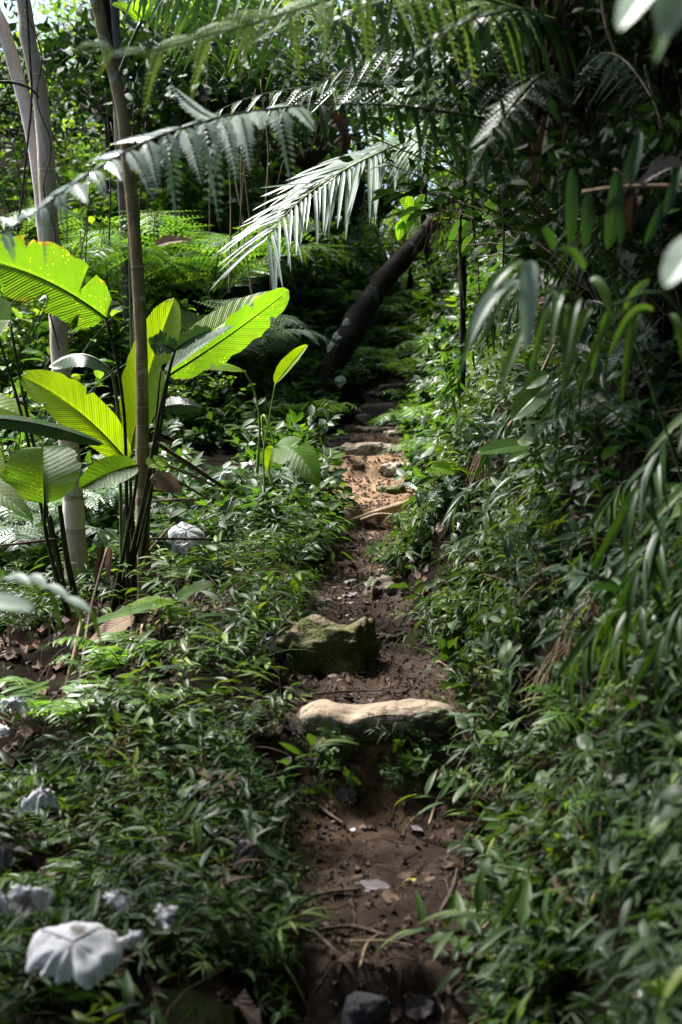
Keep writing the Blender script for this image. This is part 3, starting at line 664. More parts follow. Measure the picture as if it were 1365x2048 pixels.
def shrub_tpl(seed, n=40, h=.5, spread=.35, ll=.13, tpl=LFO, stems=5, droop=.35, flat=.5):
    """bush: several stems carrying leaves; returns foliage template and stem template"""
    r = np.random.default_rng(seed); lf, st = MB(), MB(); per = max(2, n // stems)
    for s in range(stems):
        az = r.uniform(0, 2 * PI); t = np.linspace(0, 1, 7); rad = spread * r.uniform(.4, 1.1); hh = h * r.uniform(.6, 1.1)
        pts = np.stack([rad * np.cos(az) * t ** 1.3, rad * np.sin(az) * t ** 1.3, hh * (1.25 * t - .35 * t ** 2.4)], 1) + np.cumsum(r.normal(0, .012, (7, 3)), 0)
        tube(st, pts, [.006, .0025], 5, tint=.5, cap=False)
        tl = r.uniform(.3, 1, per); tl[-1] = 1; c = np.stack([np.interp(tl, t, pts[:, k]) for k in range(3)], 1)
        ang = r.uniform(0, 2 * PI, per); d = nrm(np.stack([np.cos(ang), np.sin(ang), r.normal(.1, .35, per) - droop * .4], 1) + nrm(pts[-1] - pts[0]) * .5)
        c = c + d * .02
        lf.inst(tpl, frames(d, nrm(Z * (1 + flat) + r.normal(0, .5, (per, 3)))), c, ll * r.uniform(.6, 1.2, per), r.normal(.35, .2, per))
    return lf, st
def tree_crown(seed, n, rad, ll, tpl=LFB, cl=26, flat=.7, spread=.28):
    """leaf clusters on limbs; returns leaf MB and limb MB, centred on the crown's base"""
    r = np.random.default_rng(seed); lf, st = MB(), MB(); rad = np.asarray(rad, float)
    per = n // cl
    for k in range(cl):
        d = nrm(r.normal(0, 1, 3)); d[2] = abs(d[2]) * 1.0 - .25; e = d * rad * r.uniform(.45, 1.0) + [0, 0, rad[2] * .4]
        m = e * .5 + [0, 0, rad[2] * .12] + r.normal(0, .1, 3) * rad
        tube(st, [np.zeros(3), m * .5, m, e], [rad[0] * .022, rad[0] * .012, rad[0] * .004], 5, 9, cap=False)
        c = e + r.normal(0, 1, (per, 3)) * rad * spread * [1, 1, .55]
        q = nrm(r.normal(0, 1, (per, 3)) + [0, 0, -.25]); lf.inst(tpl, frames(q, nrm(Z * flat + r.normal(0, .6, (per, 3)))), c, ll * r.uniform(.6, 1.25, per), r.normal(.35, .2, per))
        for _ in range(4):
            e2 = e + r.normal(0, 1, 3) * rad * spread; tube(st, [m, e, e2], [rad[0] * .006, rad[0] * .003, .002], 4, cap=False)
    return lf, st
# ------------------------------------------------------------------ slim trees by the trail
def tree(name, label, pts, r, bark, crown=None, group=None, k=12, n=60, wob=.05, lift=0.0, leafmat='bush', cscale=1.0, cat='tree', extra=()):
    p = np.asarray(pts, float); root = thing(name, label, cat, p[0], group)
    rr_ = np.interp(np.linspace(0, 1, n), np.linspace(0, 1, len(r)), r)
    if n > 80: rr_ = rr_ * (1 + .07 * ((np.arange(n) + (np.arange(n) // 11) * 3) % 9 == 0)) * (1 + .55 * np.exp(-np.arange(n) / 3.0))
    b = MB(); q = tube(b, p, rr_, k, n, .5, wob=wob)
    for e in extra: tube(b, e[0], e[1], 6, 12, wob=.1)
    Part(b, 'trunk', M[bark], root)
    if crown is not None:
        lf, st = crown
        for mb, nm, mt in ((lf, 'crown', M[leafmat]), (st, 'branch', M['twig'])):
            o = bpy.data.objects.new(nm, mb if isinstance(mb, bpy.types.Mesh) else mb.mesh(nm, mt)); COL.objects.link(o); o.parent = root
            o.location = tuple(float(c) for c in (q[-1] - p[0] + [0, 0, lift])); o.scale = (cscale,) * 3
    return root
def cmesh(seed, n, rad, ll, mat, tpl=LFB, cl=26, **kw):
    lf, st = tree_crown(seed, n, rad, ll, tpl, cl, **kw); return lf.mesh('crown', M[mat]), st.mesh('branch', M['twig'])
CR_A = cmesh(1, 420, (1.3, 1.3, .9), .17, 'bush'); CR_D = cmesh(4, 820, (1.2, 1.2, .95), .155, 'dark', LFB, 20, spread=.22); CR_B = cmesh(2, 4600, (2.2, 2.2, 1.7), .13, 'dark', LFS, 40); CR_C = cmesh(3, 4200, (2.4, 2.4, 1.8), .15, 'wood_leaf', LFS, 40)
def grow(pts, d, top):
    p = PP(pts, d)[::-1]; g = G(pts[-1][0], d); p[0] = [p[0][0], p[0][1], g[2] - .06]
    return np.vstack([p, top])
tree('slim_tree', 'slender ringed brown trunk standing beside the big lime leaves', grow([(182, -30), (205, 60), (240, 200), (257, 330), (271, 480), (281, 640), (285, 800), (285, 950), (287, 1100), (290, 1225)], 7.6, [[-1.75, 7.7, 5.2], [-2.2, 7.9, 9.2]]),
     [.037, .034, .032, .031, .030, .029, .028, .026, .02], 'bark_ring', CR_A, k=14, n=150, wob=.06)
tree('slim_tree', 'pale whitish trunk bending out of the upper corner, thickest of the left pair', grow([(-28, 0), (10, 70), (40, 170), (62, 260), (78, 360), (86, 450), (96, 540), (110, 640), (120, 760), (138, 900), (148, 1050), (158, 1180)], 8.3, [[-2.7, 8.5, 5.0], [-3.9, 9.0, 9.4]]),
     [.028, .032, .036, .040, .043, .046, .05, .048, .035], 'bark_pale', CR_A, k=14, n=150, wob=.07)
tree('slim_tree', 'tan trunk with green moss flecks, thinner of the left pair', grow([(40, -30), (57, 80), (78, 180), (90, 280), (97, 400), (104, 490), (118, 580), (119, 680), (128, 800), (142, 930), (150, 1060), (158, 1190)], 8.1, [[-2.1, 8.2, 5.2], [-2.7, 8.9, 9.0]]),
     [.062, .055, .050, .043, .038, .036, .035, .033, .03], 'bark_tan', CR_A, k=14, n=150, wob=.08)
def single(mb, name, mat, label, cat, group=None, origin=None, smooth=True):
    o = origin if origin is not None else mb.V[0][0]
    return tag(mb.obj(name, M[mat] if isinstance(mat, str) else mat, None, smooth, o), label, cat, group)
def cord(pts, d, r, name, mat, label, cat, k=6, n=40, wob=.2, group=None):
    b = MB(); tube(b, PP(pts, d) if d else np.asarray(pts), r, k, n, .5, wob=wob); return single(b, name, mat, label, cat, group)
cord([(52, -20), (60, 110), (64, 200), (54, 300), (46, 380), (38, 440), (30, 505), (24, 520)], 7.9, [.008, .007, .007, .006, .004], 'vine', 'twig', 'dark thin vine dangling in front of the pale whitish trunk', 'vine')
cord([(-20, 162), (30, 166), (62, 178), (78, 196)], 7.8, [.009, .008, .006], 'branch', 'stem_dark', 'bare dark branch reaching across the pale whitish trunk', 'branch')
cord([(112, 700, 7.95), (98, 560, 7.95), (88, 430, 7.95), (100, 330, 7.95), (76, 240, 7.95), (86, 130, 7.95), (60, 20, 7.95)], None, [.005, .005, .004], 'vine', 'stem', 'thin green vine winding up the tan trunk', 'vine') if False else None
b = MB(); tube(b, PP([(118, 700, 8.0), (96, 590, 8.02), (112, 480, 8.0), (88, 380, 8.02), (102, 290, 8.0), (74, 200, 8.02), (84, 110, 8.0), (50, 20, 8.0)]), [.005, .004], 5, 60, .5, wob=.3)
tag(b.obj('vine', M['twig'], None, True, P(118, 700, 8.0)), 'thin brown vine winding up the tan trunk', 'vine')
# leaning dark trunk behind the trail
_lp = PP([(630, 800, 13.0), (660, 742, 13.1), (715, 640, 13.4), (770, 560, 13.7), (830, 490, 14.0), (900, 400, 14.4), (1000, 250, 15)])
b = MB(); tube(b, _lp, [.125, .11, .10, .092, .085, .08, .075], 14, 90, .5, wob=.28)
root = thing('leaning_tree', 'thick dark trunk leaning steeply over the trail with pale lichen', 'tree', _lp[0]); Part(b, 'trunk', M['bark_dark'], root)
lb = MB(); rr = np.random.default_rng(4)
for t_ in np.linspace(.13, .2, 9):      # crusty pale lichen patch along the upper side
    q = smooth_path(_lp, 101)[int(t_ * 100)]; v, f = ICO[2]
    lb.add(q + np.array([-.055, -.08, .035]) + rr.normal(0, .014, 3) + v * rr.uniform(.035, .05, 1) * [1, .4, 1.5], f, np.full((len(v), 3), rr.random()))
gl = NT('lichen_crust'); bb = gl.n('ShaderNodeBsdfPrincipled'); gl.set(bb, Base_Color=gl.ramp(gl.noise(40, 3, gl.objco()), [(.4, (.22, .24, .21)), (.6, (.5, .53, .5))]), Roughness=.95); gl.l(bb.outputs[0], gl.out.inputs[0]); M['lichen'] = gl.m
Part(lb, 'lichen_patch', M['lichen'], root)
# ------------------------------------------------------------------ big-leaved clump on the left
clump = thing('broadleaf_clump', 'tall clump of big ribbed lime and dark green leaves left of the trail', 'plant', G(255, 7.5))
BASE = np.array(clump.location)
def cal(base, tip, w, normal, mat, d=7.4, bow=(0, 0, 0), stalk=None, root=clump, rs=.009, smat='stem_dark', **kw):
    B = P(*base) if len(base) == 3 else P(base[0], base[1], d); T = P(*tip) if len(tip) == 3 else P(tip[0], tip[1], d)
    mb, c = big_leaf(B, T, bow, normal, w, **kw)
    o = Part(mb, 'leaf', M[mat], root)
    sb = MB(); tube(sb, c[:-2:2] + nrm(np.array(normal, float)) * -.004, [rs * .75, rs * .5, rs * .18], 6, tint=.5)
    Part(sb, 'midrib', M[smat], root, sub_of=o)
    if stalk is not None:
        sp = np.vstack([[P(s[0], s[1], s[2] if len(s) > 2 else d) for s in stalk]]); s2 = MB(); tube(s2, sp, [rs * .9, rs, rs * 1.6], 7, 24, wob=.04)
        Part(s2, 'stalk', M[smat], root, sub_of=o)
    return o
g0 = (250, 1250)
cal((258, 925), (42, 752), .125, (.25, -.9, .42), 'cal', 7.3, (.02, -.02, .10), [(258, 925), (262, 1000), (248, 1100), (228, 1240, 7.5)], fl=.15, fr=.2, seed=1, ripple=.05, jag=.05, tears=((1, .5, .25), (-1, .68, .4)), prof=(.5, .55))
cal((262, 905, 7.75), (350, 596, 7.9), .135, (-.15, -.95, .2), 'cal', 7.8, (-.05, 0, 0), [(262, 905, 7.75), (262, 1000, 7.7), (258, 1230, 7.6)], fl=.25, fr=.2, seed=2, ripple=.06, jag=.05, tears=((1, .55, .5),), prof=(.7, .6))
cal((212, 636, 7.0), (-70, 512, 6.7), .165, (.1, -.85, .25), 'cal_spot', 7, (.02, -.05, .10), [(212, 636, 7.0), (232, 710, 7.05), (246, 800, 7.1), (252, 900, 7.2), (258, 1230, 7.45)], fl=.2, fr=.35, seed=3, tears=((1, .20, .8), (-1, .40, .55), (1, .62, .35), (-1, .72, .3), (-1, .15, .5)), jag=.09, ripple=.06, prof=(.32, .45))
cal((335, 752, 7.2), (578, 580, 7.4), .115, (.1, -.75, -.62), 'cal_spot', 7.3, (0, 0, -.03), [(335, 752, 7.2), (318, 830, 7.25), (305, 930, 7.3), (236, 1235, 7.5)], fl=.2, fr=.1, seed=4, jag=.1, tears=((1, .8, .4), (-1, .7, .5), (-1, .45, .7), (1, .3, .3)), prof=(.5, .5))
cal((345, 720, 7.5), (560, 585, 7.75), .10, (.1, -.7, .7), 'cal', 7.6, (0, 0, .05), [(345, 720, 7.5), (325, 830, 7.5), (268, 1235, 7.6)], fl=.1, fr=.3, seed=5, prof=(.45, .6))
cal((330, 745, 7.1), (470, 650, 7.15), .055, (.2, -.55, .8), 'cal_grey', 7.1, (0, 0, .03), None, fl=.1, fr=.5, seed=6, prof=(.6, .9))
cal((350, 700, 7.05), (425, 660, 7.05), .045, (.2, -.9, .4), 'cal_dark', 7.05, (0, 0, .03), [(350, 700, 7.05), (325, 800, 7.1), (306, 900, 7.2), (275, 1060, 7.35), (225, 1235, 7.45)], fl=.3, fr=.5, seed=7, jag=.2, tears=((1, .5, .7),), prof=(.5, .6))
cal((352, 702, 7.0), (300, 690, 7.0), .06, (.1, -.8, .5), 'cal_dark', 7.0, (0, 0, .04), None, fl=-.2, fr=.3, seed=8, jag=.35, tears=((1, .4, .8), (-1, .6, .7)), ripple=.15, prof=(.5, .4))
cal((224, 742, 7.6), (98, 735, 7.5), .085, (.05, -.6, .8), 'cal_grey', 7.6, (0, 0, .16), [(224, 742, 7.6), (234, 800, 7.6), (240, 900, 7.6), (246, 1230, 7.6)], fl=-.3, fr=-.55, seed=9, prof=(.5, .5), ripple=.05, smat='stem')
cal((90, 1008, 6.9), (88, 893, 7.0), .185, (.05, -.95, .3), 'cal_spot', 6.9, (.0, -.03, 0), [(90, 1008, 6.9), (95, 1080, 7.0), (140, 1240, 7.3)], fl=.12, fr=.12, seed=10, jag=.08, nv=26, prof=(.42, .42), ripple=.03)
cal((275, 930, 7.0), (158, 978, 6.8), .085, (.15, -.75, .55), 'cal_spot', 6.9, (0, 0, .03), [(275, 930, 7.0), (268, 1000, 7.1), (222, 1235, 7.4)], fl=.2, fr=.3, seed=11, jag=.05, prof=(.5, .7))
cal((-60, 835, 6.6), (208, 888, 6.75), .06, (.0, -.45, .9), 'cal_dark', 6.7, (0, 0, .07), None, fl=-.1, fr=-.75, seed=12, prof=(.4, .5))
cal((-80, 800, 7.6), (70, 845, 7.6), .09, (.0, -.7, .7), 'cal', 7.6, (0, 0, .06), None, fl=.1, fr=-.1, seed=13)
cal((-70, 640, 7.2), (22, 640, 7.0), .12, (.0, -.9, .2), 'cal_spot', 7.2, (0, 0, 0), None, fl=.2, fr=.2, seed=14, prof=(.4, .35), jag=.05)
cal((-60, 960, 6.4), (68, 1045, 6.3), .065, (.1, -.6, .75), 'cal_spot', 6.4, (0, 0, .05), None, fl=.2, fr=.3, seed=15, prof=(.5, .8))
cal((-60, 870, 7), (12, 960, 6.9), .07, (.1, -.9, .3), 'cal', 7, (0, 0, .02), None, fl=.2, fr=.2, seed=25)
cal((490, 742, 7.7), (345, 735, 7.5), .075, (0, -.55, .82), 'cal', 7.6, (0, 0, .07), [(490, 742, 7.7), (510, 785, 7.75), (520, 850, 7.8), (515, 945, 7.9)], fl=-.1, fr=-.2, seed=16, jag=.06, smat='stem_light', rs=.006, prof=(.6, .5))
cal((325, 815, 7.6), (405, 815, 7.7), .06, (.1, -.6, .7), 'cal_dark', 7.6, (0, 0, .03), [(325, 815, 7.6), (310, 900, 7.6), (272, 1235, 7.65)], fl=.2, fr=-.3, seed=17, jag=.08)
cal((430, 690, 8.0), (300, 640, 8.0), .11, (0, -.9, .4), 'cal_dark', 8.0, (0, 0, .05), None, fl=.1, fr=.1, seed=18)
cal((300, 935, 7.15), (334, 922, 7.3), .05, (.1, -.8, .5), 'cal', 7.2, (0, 0, .02), None, fl=.2, fr=.2, seed=19, smat='stem_light')
sb = MB()
for (pts, r0) in (([(252, 1010, 7.45), (255, 1120, 7.5), (258, 1250, 7.5)], .024), ([(262, 1000, 7.42), (268, 1120, 7.45), (266, 1250, 7.5)], .018), ([(120, 1010, 7.2), (135, 1120, 7.3), (160, 1230, 7.4)], .016), ([(100, 1030, 7.1), (118, 1120, 7.2), (140, 1240, 7.3)], .012), ([(20, 640, 7.3), (45, 780, 7.3), (70, 900, 7.3), (110, 1100, 7.35), (140, 1240, 7.4)], .009), ([(-20, 620, 7.3), (30, 780, 7.3), (60, 900, 7.3), (100, 1100, 7.35), (130, 1240, 7.4)], .009), ([(322, 740, 7.2), (312, 850, 7.3), (306, 960, 7.4), (240, 1240, 7.55)], .007)):
    tube(sb, PP(pts), [r0 * .7, r0, r0 * 1.2], 8, 18, .5, wob=.08)
Part(sb, 'stem', M['stem_dark'], clump)
# smaller broadleaf plants by the trail
pl = thing('broadleaf_plant', 'small plant with an upright half-folded lime leaf on a thin stalk', 'plant', G(530, 8.0))
cal((551, 768, 7.9), (616, 690, 8.0), .055, (-.5, -.8, .35), 'cal', 7.9, (0, 0, .01), [(551, 768, 7.9), (540, 830, 7.95), (528, 900, 8.0), (530, 985, 8.0)], root=pl, fl=.7, fr=.5, seed=30, rs=.004, smat='stem_light', prof=(.5, .7))
pl = thing('broadleaf_plant', 'broken drooping ribbed leaf at the left edge of the bare soil', 'plant', G(545, 8.3))
cal((548, 893, 8.2), (638, 975, 8.0), .125, (.15, -.8, .55), 'cal_spot', 8.1, (0.02, 0, .14), [(548, 893, 8.2), (545, 870, 8.2), (527, 830, 8.25), (528, 880, 8.3), (545, 975, 8.3)], root=pl, fl=-.2, fr=-.1, seed=31, tears=((-1, .3, .95), (1, .5, .4)), rs=.006, smat='stem_light', prof=(.35, .8))
cal((548, 893, 8.2), (535, 945, 8.1), .045, (.1, -.9, .4), 'cal', 8.1, (0, 0, .02), None, root=pl, fl=.4, fr=.3, seed=32, smat='stem_light')
# dry stalks and dead leaves under the clump
for i, (a, c, e, r_, l_) in enumerate([((312, 885, 7.3), (380, 930, 7.4), (448, 975, 7.6), .013, 'thick dry stalk slanting down right from the ringed trunk, uppermost of several'), ((300, 915, 7.3), (370, 945, 7.35), (430, 972, 7.5), .010, 'pale dry stalk just under the uppermost slanting stalk'), ((305, 1003, 7.2), (350, 1000, 7.2), (400, 1000, 7.3), .009, 'greenish stalk lying level at the foot of the ringed trunk'),
        ((-10, 1092, 7.0), (60, 1085, 7.0), (110, 1078, 7.05), .008, 'dark stick lying level left of the tan trunk'), ((300, 1078, 7.1), (400, 1078, 7.2), (470, 1082, 7.3), .008, 'straight thin dead stem lying below the crumpled white leaves'), ((305, 1112, 7.1), (360, 1108, 7.15), (420, 1112, 7.2), .005, 'thinnest dead stem lying level by the ringed trunk'),
        ((300, 1100, 7.15), (325, 1072, 7.2), (350, 1045, 7.25), .007, 'short dry stick tilted up beside the crumpled white leaves'), ((310, 940, 7.5), (360, 965, 7.5), (420, 1000, 7.5), .008, 'brown stalk leaning below the pale dry stalk')]):
    cord(np.array([P(*a), P(*c), P(*e)]), None, [r_ * .8, r_, r_ * .7], 'dry_stalk', 'straw' if i in (1, 2, 6) else 'twig', l_, 'stalk', n=14)
def dead_blade(base, tip, w, normal, mat, label, d=7.2, name='dead_leaf', cat='dead leaf', **kw):
    B = P(*base) if len(base) == 3 else P(base[0], base[1], d); T = P(*tip) if len(tip) == 3 else P(tip[0], tip[1], d)
    kw.setdefault('jag', .12); kw.setdefault('ripple', .25); mb, c = big_leaf(B, T, kw.pop('bow', (0, 0, .03)), normal, w, **kw)
    return single(mb, name, mat, label, cat)
dead_blade((300, 958), (366, 985), .05, (.1, -.8, .5), 'dead_pale', 'curled tan dead leaf hanging at the ringed trunk below the lime leaves', 7.15, seed=40, fl=.5, fr=-.4)
dead_blade((205, 1090), (190, 1185), .022, (.3, -.9, .3), 'dead', 'narrow brown dead leaf folded down between the two trunks', 7.0, seed=41, fl=.6, fr=.6)
dead_blade((222, 1095), (218, 1165), .025, (-.2, -.9, .3), 'dead_pale', 'narrow tan dead leaf folded down between the two trunks', 6.95, seed=42, fl=.7, fr=.5)
dead_blade((270, 1235), (168, 1295), .07, (.1, -.7, .7), 'dead_pale', 'large folded tan dead leaf under the foot of the ringed trunk', 6.6, seed=43, fl=.4, fr=-.3)
dead_blade((160, 1375), (142, 1460), .035, (.3, -.9, .4), 'dead_pale', 'pale tan dead leaf drooping from the thick dry stalk on the left slope', 6.0, seed=44, fl=.7, fr=.6)
dead_blade((152, 1370), (120, 1420), .022, (.3, -.9, .4), 'dead_pale', 'small pale dead leaf twisted beside the drooping tan one', 6.0, seed=45, fl=.5, fr=.5)
dead_blade((445, 1330, 6.4), (440, 1262, 6.5), .028, (.2, -.9, .3), 'dead_pale', 'upright tan dead leaf among the herbs left of the boulder', seed=46, fl=.6, fr=.5)
dead_blade((312, 490, 11), (382, 482, 11), .05, (.0, -.7, .6), 'dead_pale', 'brown curled dead leaf caught high on the fern slope', seed=47, fl=.4, fr=.4)
for i, (a, c, e, r_, l_) in enumerate([((165, 1240, 6.3), (150, 1310, 6.2), (128, 1400, 6.1), .014, 'thick dry stalk standing slanted on the left slope'), ((215, 1095, 6.9), (180, 1230, 6.6), (160, 1370, 6.2), .008, 'long thin dark stalk slanting down the left slope'), ((128, 1420, 5.8), (100, 1500, 5.7), (85, 1600, 5.6), .009, 'dark rod leaning down at the left among dead leaves'), ((285, 1250, 6.6), (280, 1320, 6.4), (275, 1370, 6.3), .008, 'short upright tan stake under the ringed trunk')]):
    cord(np.array([P(*a), P(*c), P(*e)]), None, [r_ * .8, r_, r_], 'dry_stalk', 'straw' if i in (0, 3) else 'twig', l_, 'stalk', n=14)
# ------------------------------------------------------------------ palm with the silvery frond
palm = thing('palm', 'dark hairy palm stem with one big silvery frond arching left', 'palm', G(925, 9.2))
pb = np.array(palm.location)
b = MB(); tube(b, np.array([pb + [0, 0, -.1], pb + [.0, 0, .7], P(925, 420, 9.2), P(922, 270, 9.2), P(925, 100, 9.2), P(930, -150, 9.2)]), [.02, .022, .024, .022, .02], 9, 50, wob=.45); Part(b, 'trunk', M['bark_dark'], palm)
def palm_frond(root, rachis, plen, npin, mat, w=.045, hang=.5, upv=(0, 0, 1), seed=0, taper=(.75, 1, .45), ang=55, r0=.008, start=.08, name='frond', smat='stem_light', gap=1.0, hangr=.05):
    lf, st = fern(rachis, plen, npin, 'pin', hang, upv, ang, w, taper, r0, start, seed, hangr, 5, gap)
    o = Part(lf, name, M[mat], root); Part(st, 'rachis', M[smat], root, sub_of=o); return o
palm_frond(palm, PP([(905, 250, 9.2), (830, 275, 9.0), (745, 312, 8.8), (672, 350, 8.65), (608, 395, 8.5), (562, 440, 8.4), (535, 478, 8.35)]), .60, 36, 'palm', .036, .24, (-.35, -.80, .5), 3, (.3, 1, .7), 38, .008, .10, hangr=.07)
for i, (pts, pl_, s_) in enumerate([([(905, 230, 9.2), (870, 240, 8.9), (850, 290, 8.6), (845, 330, 8.5)], .42, 4), ([(920, 230, 9.2), (960, 230, 9.0), (1000, 270, 8.8), (1020, 330, 8.7)], .45, 5), ([(915, 210, 9.2), (890, 150, 8.8), (840, 150, 8.4), (800, 190, 8.2)], .4, 6), ([(918, 180, 9.2), (930, 100, 9.6), (900, 60, 10)], .5, 7)]):
    palm_frond(palm, PP(pts), pl_, 17, 'palm_green', .04, .8, (0, -.4, .9), s_, (.6, 1, .5))
b = MB(); rr = np.random.default_rng(12)
for _ in range(40):
    s = P(rr.uniform(880, 925), rr.uniform(290, 420), 9.1); tube(b, np.array([s, s + [rr.uniform(-.12, .02), rr.uniform(-.1, 0), -.18], s + [rr.uniform(-.2, .0), rr.uniform(-.15, 0), -rr.uniform(.3, .6)]]), [.002, .0015], 3, 6, rr.random(), cap=False)
Part(b, 'dry_fibre', M['twig'], palm)
# ------------------------------------------------------------------ tree fern arching over the trail from the right
tf = thing('tree_fern', 'tree fern on the dark bank whose long fronds arch over the trail', 'tree fern', (1.75, 4.95, float(H(1.75, 4.95))))
tb = np.array(tf.location); TOP = P(1130, 215, 4.9)
b = MB(); tube(b, np.array([tb - [0, 0, .1], tb + [-.08, 0, .5], (tb + TOP) / 2 + [.1, 0, .25], TOP, P(1120, 60, 4.95), P(1110, -120, 5.0)]), [.04, .038, .038, .038], 10, 50, wob=.35); Part(b, 'trunk', M['bark_dark'], tf)
def ff(root, pts, plen, npin, style, mat, hang=.4, upv=(0, 0, 1), seed=0, taper=(.5, 1, .15), ang=68, pw=.17, r0=.007, smat='stem_dark', start=.1, d=None, nsub=13, gap=.9, hangr=.12):
    lf, st = fern(PP(pts, d) if len(pts[0]) > 2 or d else np.asarray(pts), plen, npin, style, hang, upv, ang, pw, taper, r0, start, seed, hangr, nsub, gap)
    o = Part(lf, 'frond', M[mat], root); Part(st, 'rachis', M[smat], root, sub_of=o); return o
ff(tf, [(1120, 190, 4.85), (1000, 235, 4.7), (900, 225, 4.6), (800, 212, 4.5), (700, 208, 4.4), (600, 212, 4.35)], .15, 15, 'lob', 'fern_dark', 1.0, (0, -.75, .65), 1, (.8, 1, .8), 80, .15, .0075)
ff(tf, [(600, 212, 4.35), (500, 224, 4.25), (420, 240, 4.2), (300, 280, 4.1), (170, 352, 4.0), (70, 425, 3.92), (-30, 490, 3.85)], .20, 18, 'bip', 'fern_silver', .6, (0, -.45, .9), 2, (1, .95, .45), 72, .26, .0042, start=.02, hangr=.45, nsub=16, gap=.82)
ff(tf, [(1110, 40, 4.6), (900, -20, 4.1), (760, -30, 3.8), (600, 18, 3.6), (480, 54, 3.5), (380, 82, 3.45), (290, 104, 3.4), (215, 95, 3.35)], .30, 14, 'bip', 'fern_light', .5, (0, -.8, .55), 3, (.7, 1, .4), 50, .17, .0075, 'stem_light', nsub=15)
ff(tf, [(1110, 120, 5.0), (980, 60, 5.4), (860, 75, 5.8), (740, 110, 6.0), (640, 170, 6.1), (560, 230, 6.15)], .30, 20, 'bip', 'fern_silver', .5, (-.2, -.45, .85), 4, (.7, 1, .25), 66, .15, .006)
ff(tf, [(1120, 160, 5.1), (960, 140, 5.6), (840, 165, 6.0), (720, 170, 6.3), (580, 178, 6.5), (460, 210, 6.6), (370, 270, 6.65)], .27, 22, 'bip', 'fern_silver', .45, (-.1, -.45, .85), 5, (.7, 1, .25), 66, .15, .006)
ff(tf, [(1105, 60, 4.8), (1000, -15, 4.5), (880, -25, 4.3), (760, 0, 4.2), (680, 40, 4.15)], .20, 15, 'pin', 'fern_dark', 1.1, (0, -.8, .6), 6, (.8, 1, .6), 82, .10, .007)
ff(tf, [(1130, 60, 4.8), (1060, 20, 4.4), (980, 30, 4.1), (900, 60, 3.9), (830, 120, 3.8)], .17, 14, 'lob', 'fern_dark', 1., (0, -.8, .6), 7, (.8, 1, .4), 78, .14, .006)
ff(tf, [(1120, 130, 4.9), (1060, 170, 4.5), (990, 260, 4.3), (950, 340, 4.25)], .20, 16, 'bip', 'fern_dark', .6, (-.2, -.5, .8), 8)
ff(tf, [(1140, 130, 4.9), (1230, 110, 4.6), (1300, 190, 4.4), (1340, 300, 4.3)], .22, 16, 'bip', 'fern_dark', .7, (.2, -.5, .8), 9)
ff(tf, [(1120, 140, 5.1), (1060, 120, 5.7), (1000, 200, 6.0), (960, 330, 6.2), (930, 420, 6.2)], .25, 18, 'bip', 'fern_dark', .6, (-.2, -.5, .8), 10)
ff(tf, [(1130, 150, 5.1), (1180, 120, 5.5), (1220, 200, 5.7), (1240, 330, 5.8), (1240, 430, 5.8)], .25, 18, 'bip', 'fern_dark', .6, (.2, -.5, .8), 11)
b = MB(); rr = np.random.default_rng(15)
for _ in range(64):        # skirt of dead brown fronds
    s = P(rr.uniform(1065, 1165), rr.uniform(-60, 260), 4.8 + rr.uniform(-.10, .10)); L_ = rr.uniform(.12, .34)
    mb, c = big_leaf(s, s + [rr.uniform(-.06, .03), rr.uniform(-.05, .03), -L_], (rr.uniform(-.04, .04), -.02, 0), (rr.normal(), -1, .1), rr.uniform(.012, .03), .8, .7, 12, 2, jag=.3, ripple=.5, seed=int(rr.integers(999)), tint=rr.random())
    b.add(np.concatenate(mb.V), np.concatenate(mb.F), np.concatenate(mb.A))
Part(b, 'dead_skirt', M['dead'], tf)
hd = dead_blade((660, 228, 4.3), (678, 322, 4.28), .028, (.4, -.9, .1), 'dead', 'black shrivelled leaf dangling from the fern rachis over the palm frond', seed=48, fl=.9, fr=.5, jag=.5, ripple=.7, bow=(.05, 0, .02))
# second light palm-like fern at the upper edge
lt = thing('tree_fern', 'lime green tree fern whose fronds fill the top edge of the view', 'tree fern', (-.15, 6.6, float(H(-.15, 6.6))))
lt.location = tuple(float(c) for c in G(288, 8.5))
b = MB(); tube(b, np.array([list(lt.location), P(283, 800, 8.5), P(262, 400, 8.5), P(215, 60, 8.4), P(200, -130, 8.4)]), [.035, .032, .03], 9, 40, wob=.3); Part(b, 'trunk', M['bark_dark'], lt)
for i, (pts, pl_) in enumerate([([(200, -130, 8.4), (480, -60, 8.0), (600, 20, 7.7), (680, 90, 7.5)], .42), ([(200, -130, 8.4), (420, -20, 8.2), (520, 70, 8.1), (590, 170, 8.0)], .4), ([(200, -130, 8.4), (560, -90, 8.0), (720, -20, 7.8), (830, 60, 7.6)], .4), ([(200, -130, 8.4), (360, -40, 8.0), (400, 60, 7.9), (420, 150, 7.8)], .35)]):
    ff(lt, pts, pl_, 22, 'lob', 'palm_green', .4, (0, -.75, .65), 30 + i, (.6, 1, .2), 66, .07, .008, 'stem_light', nsub=9)
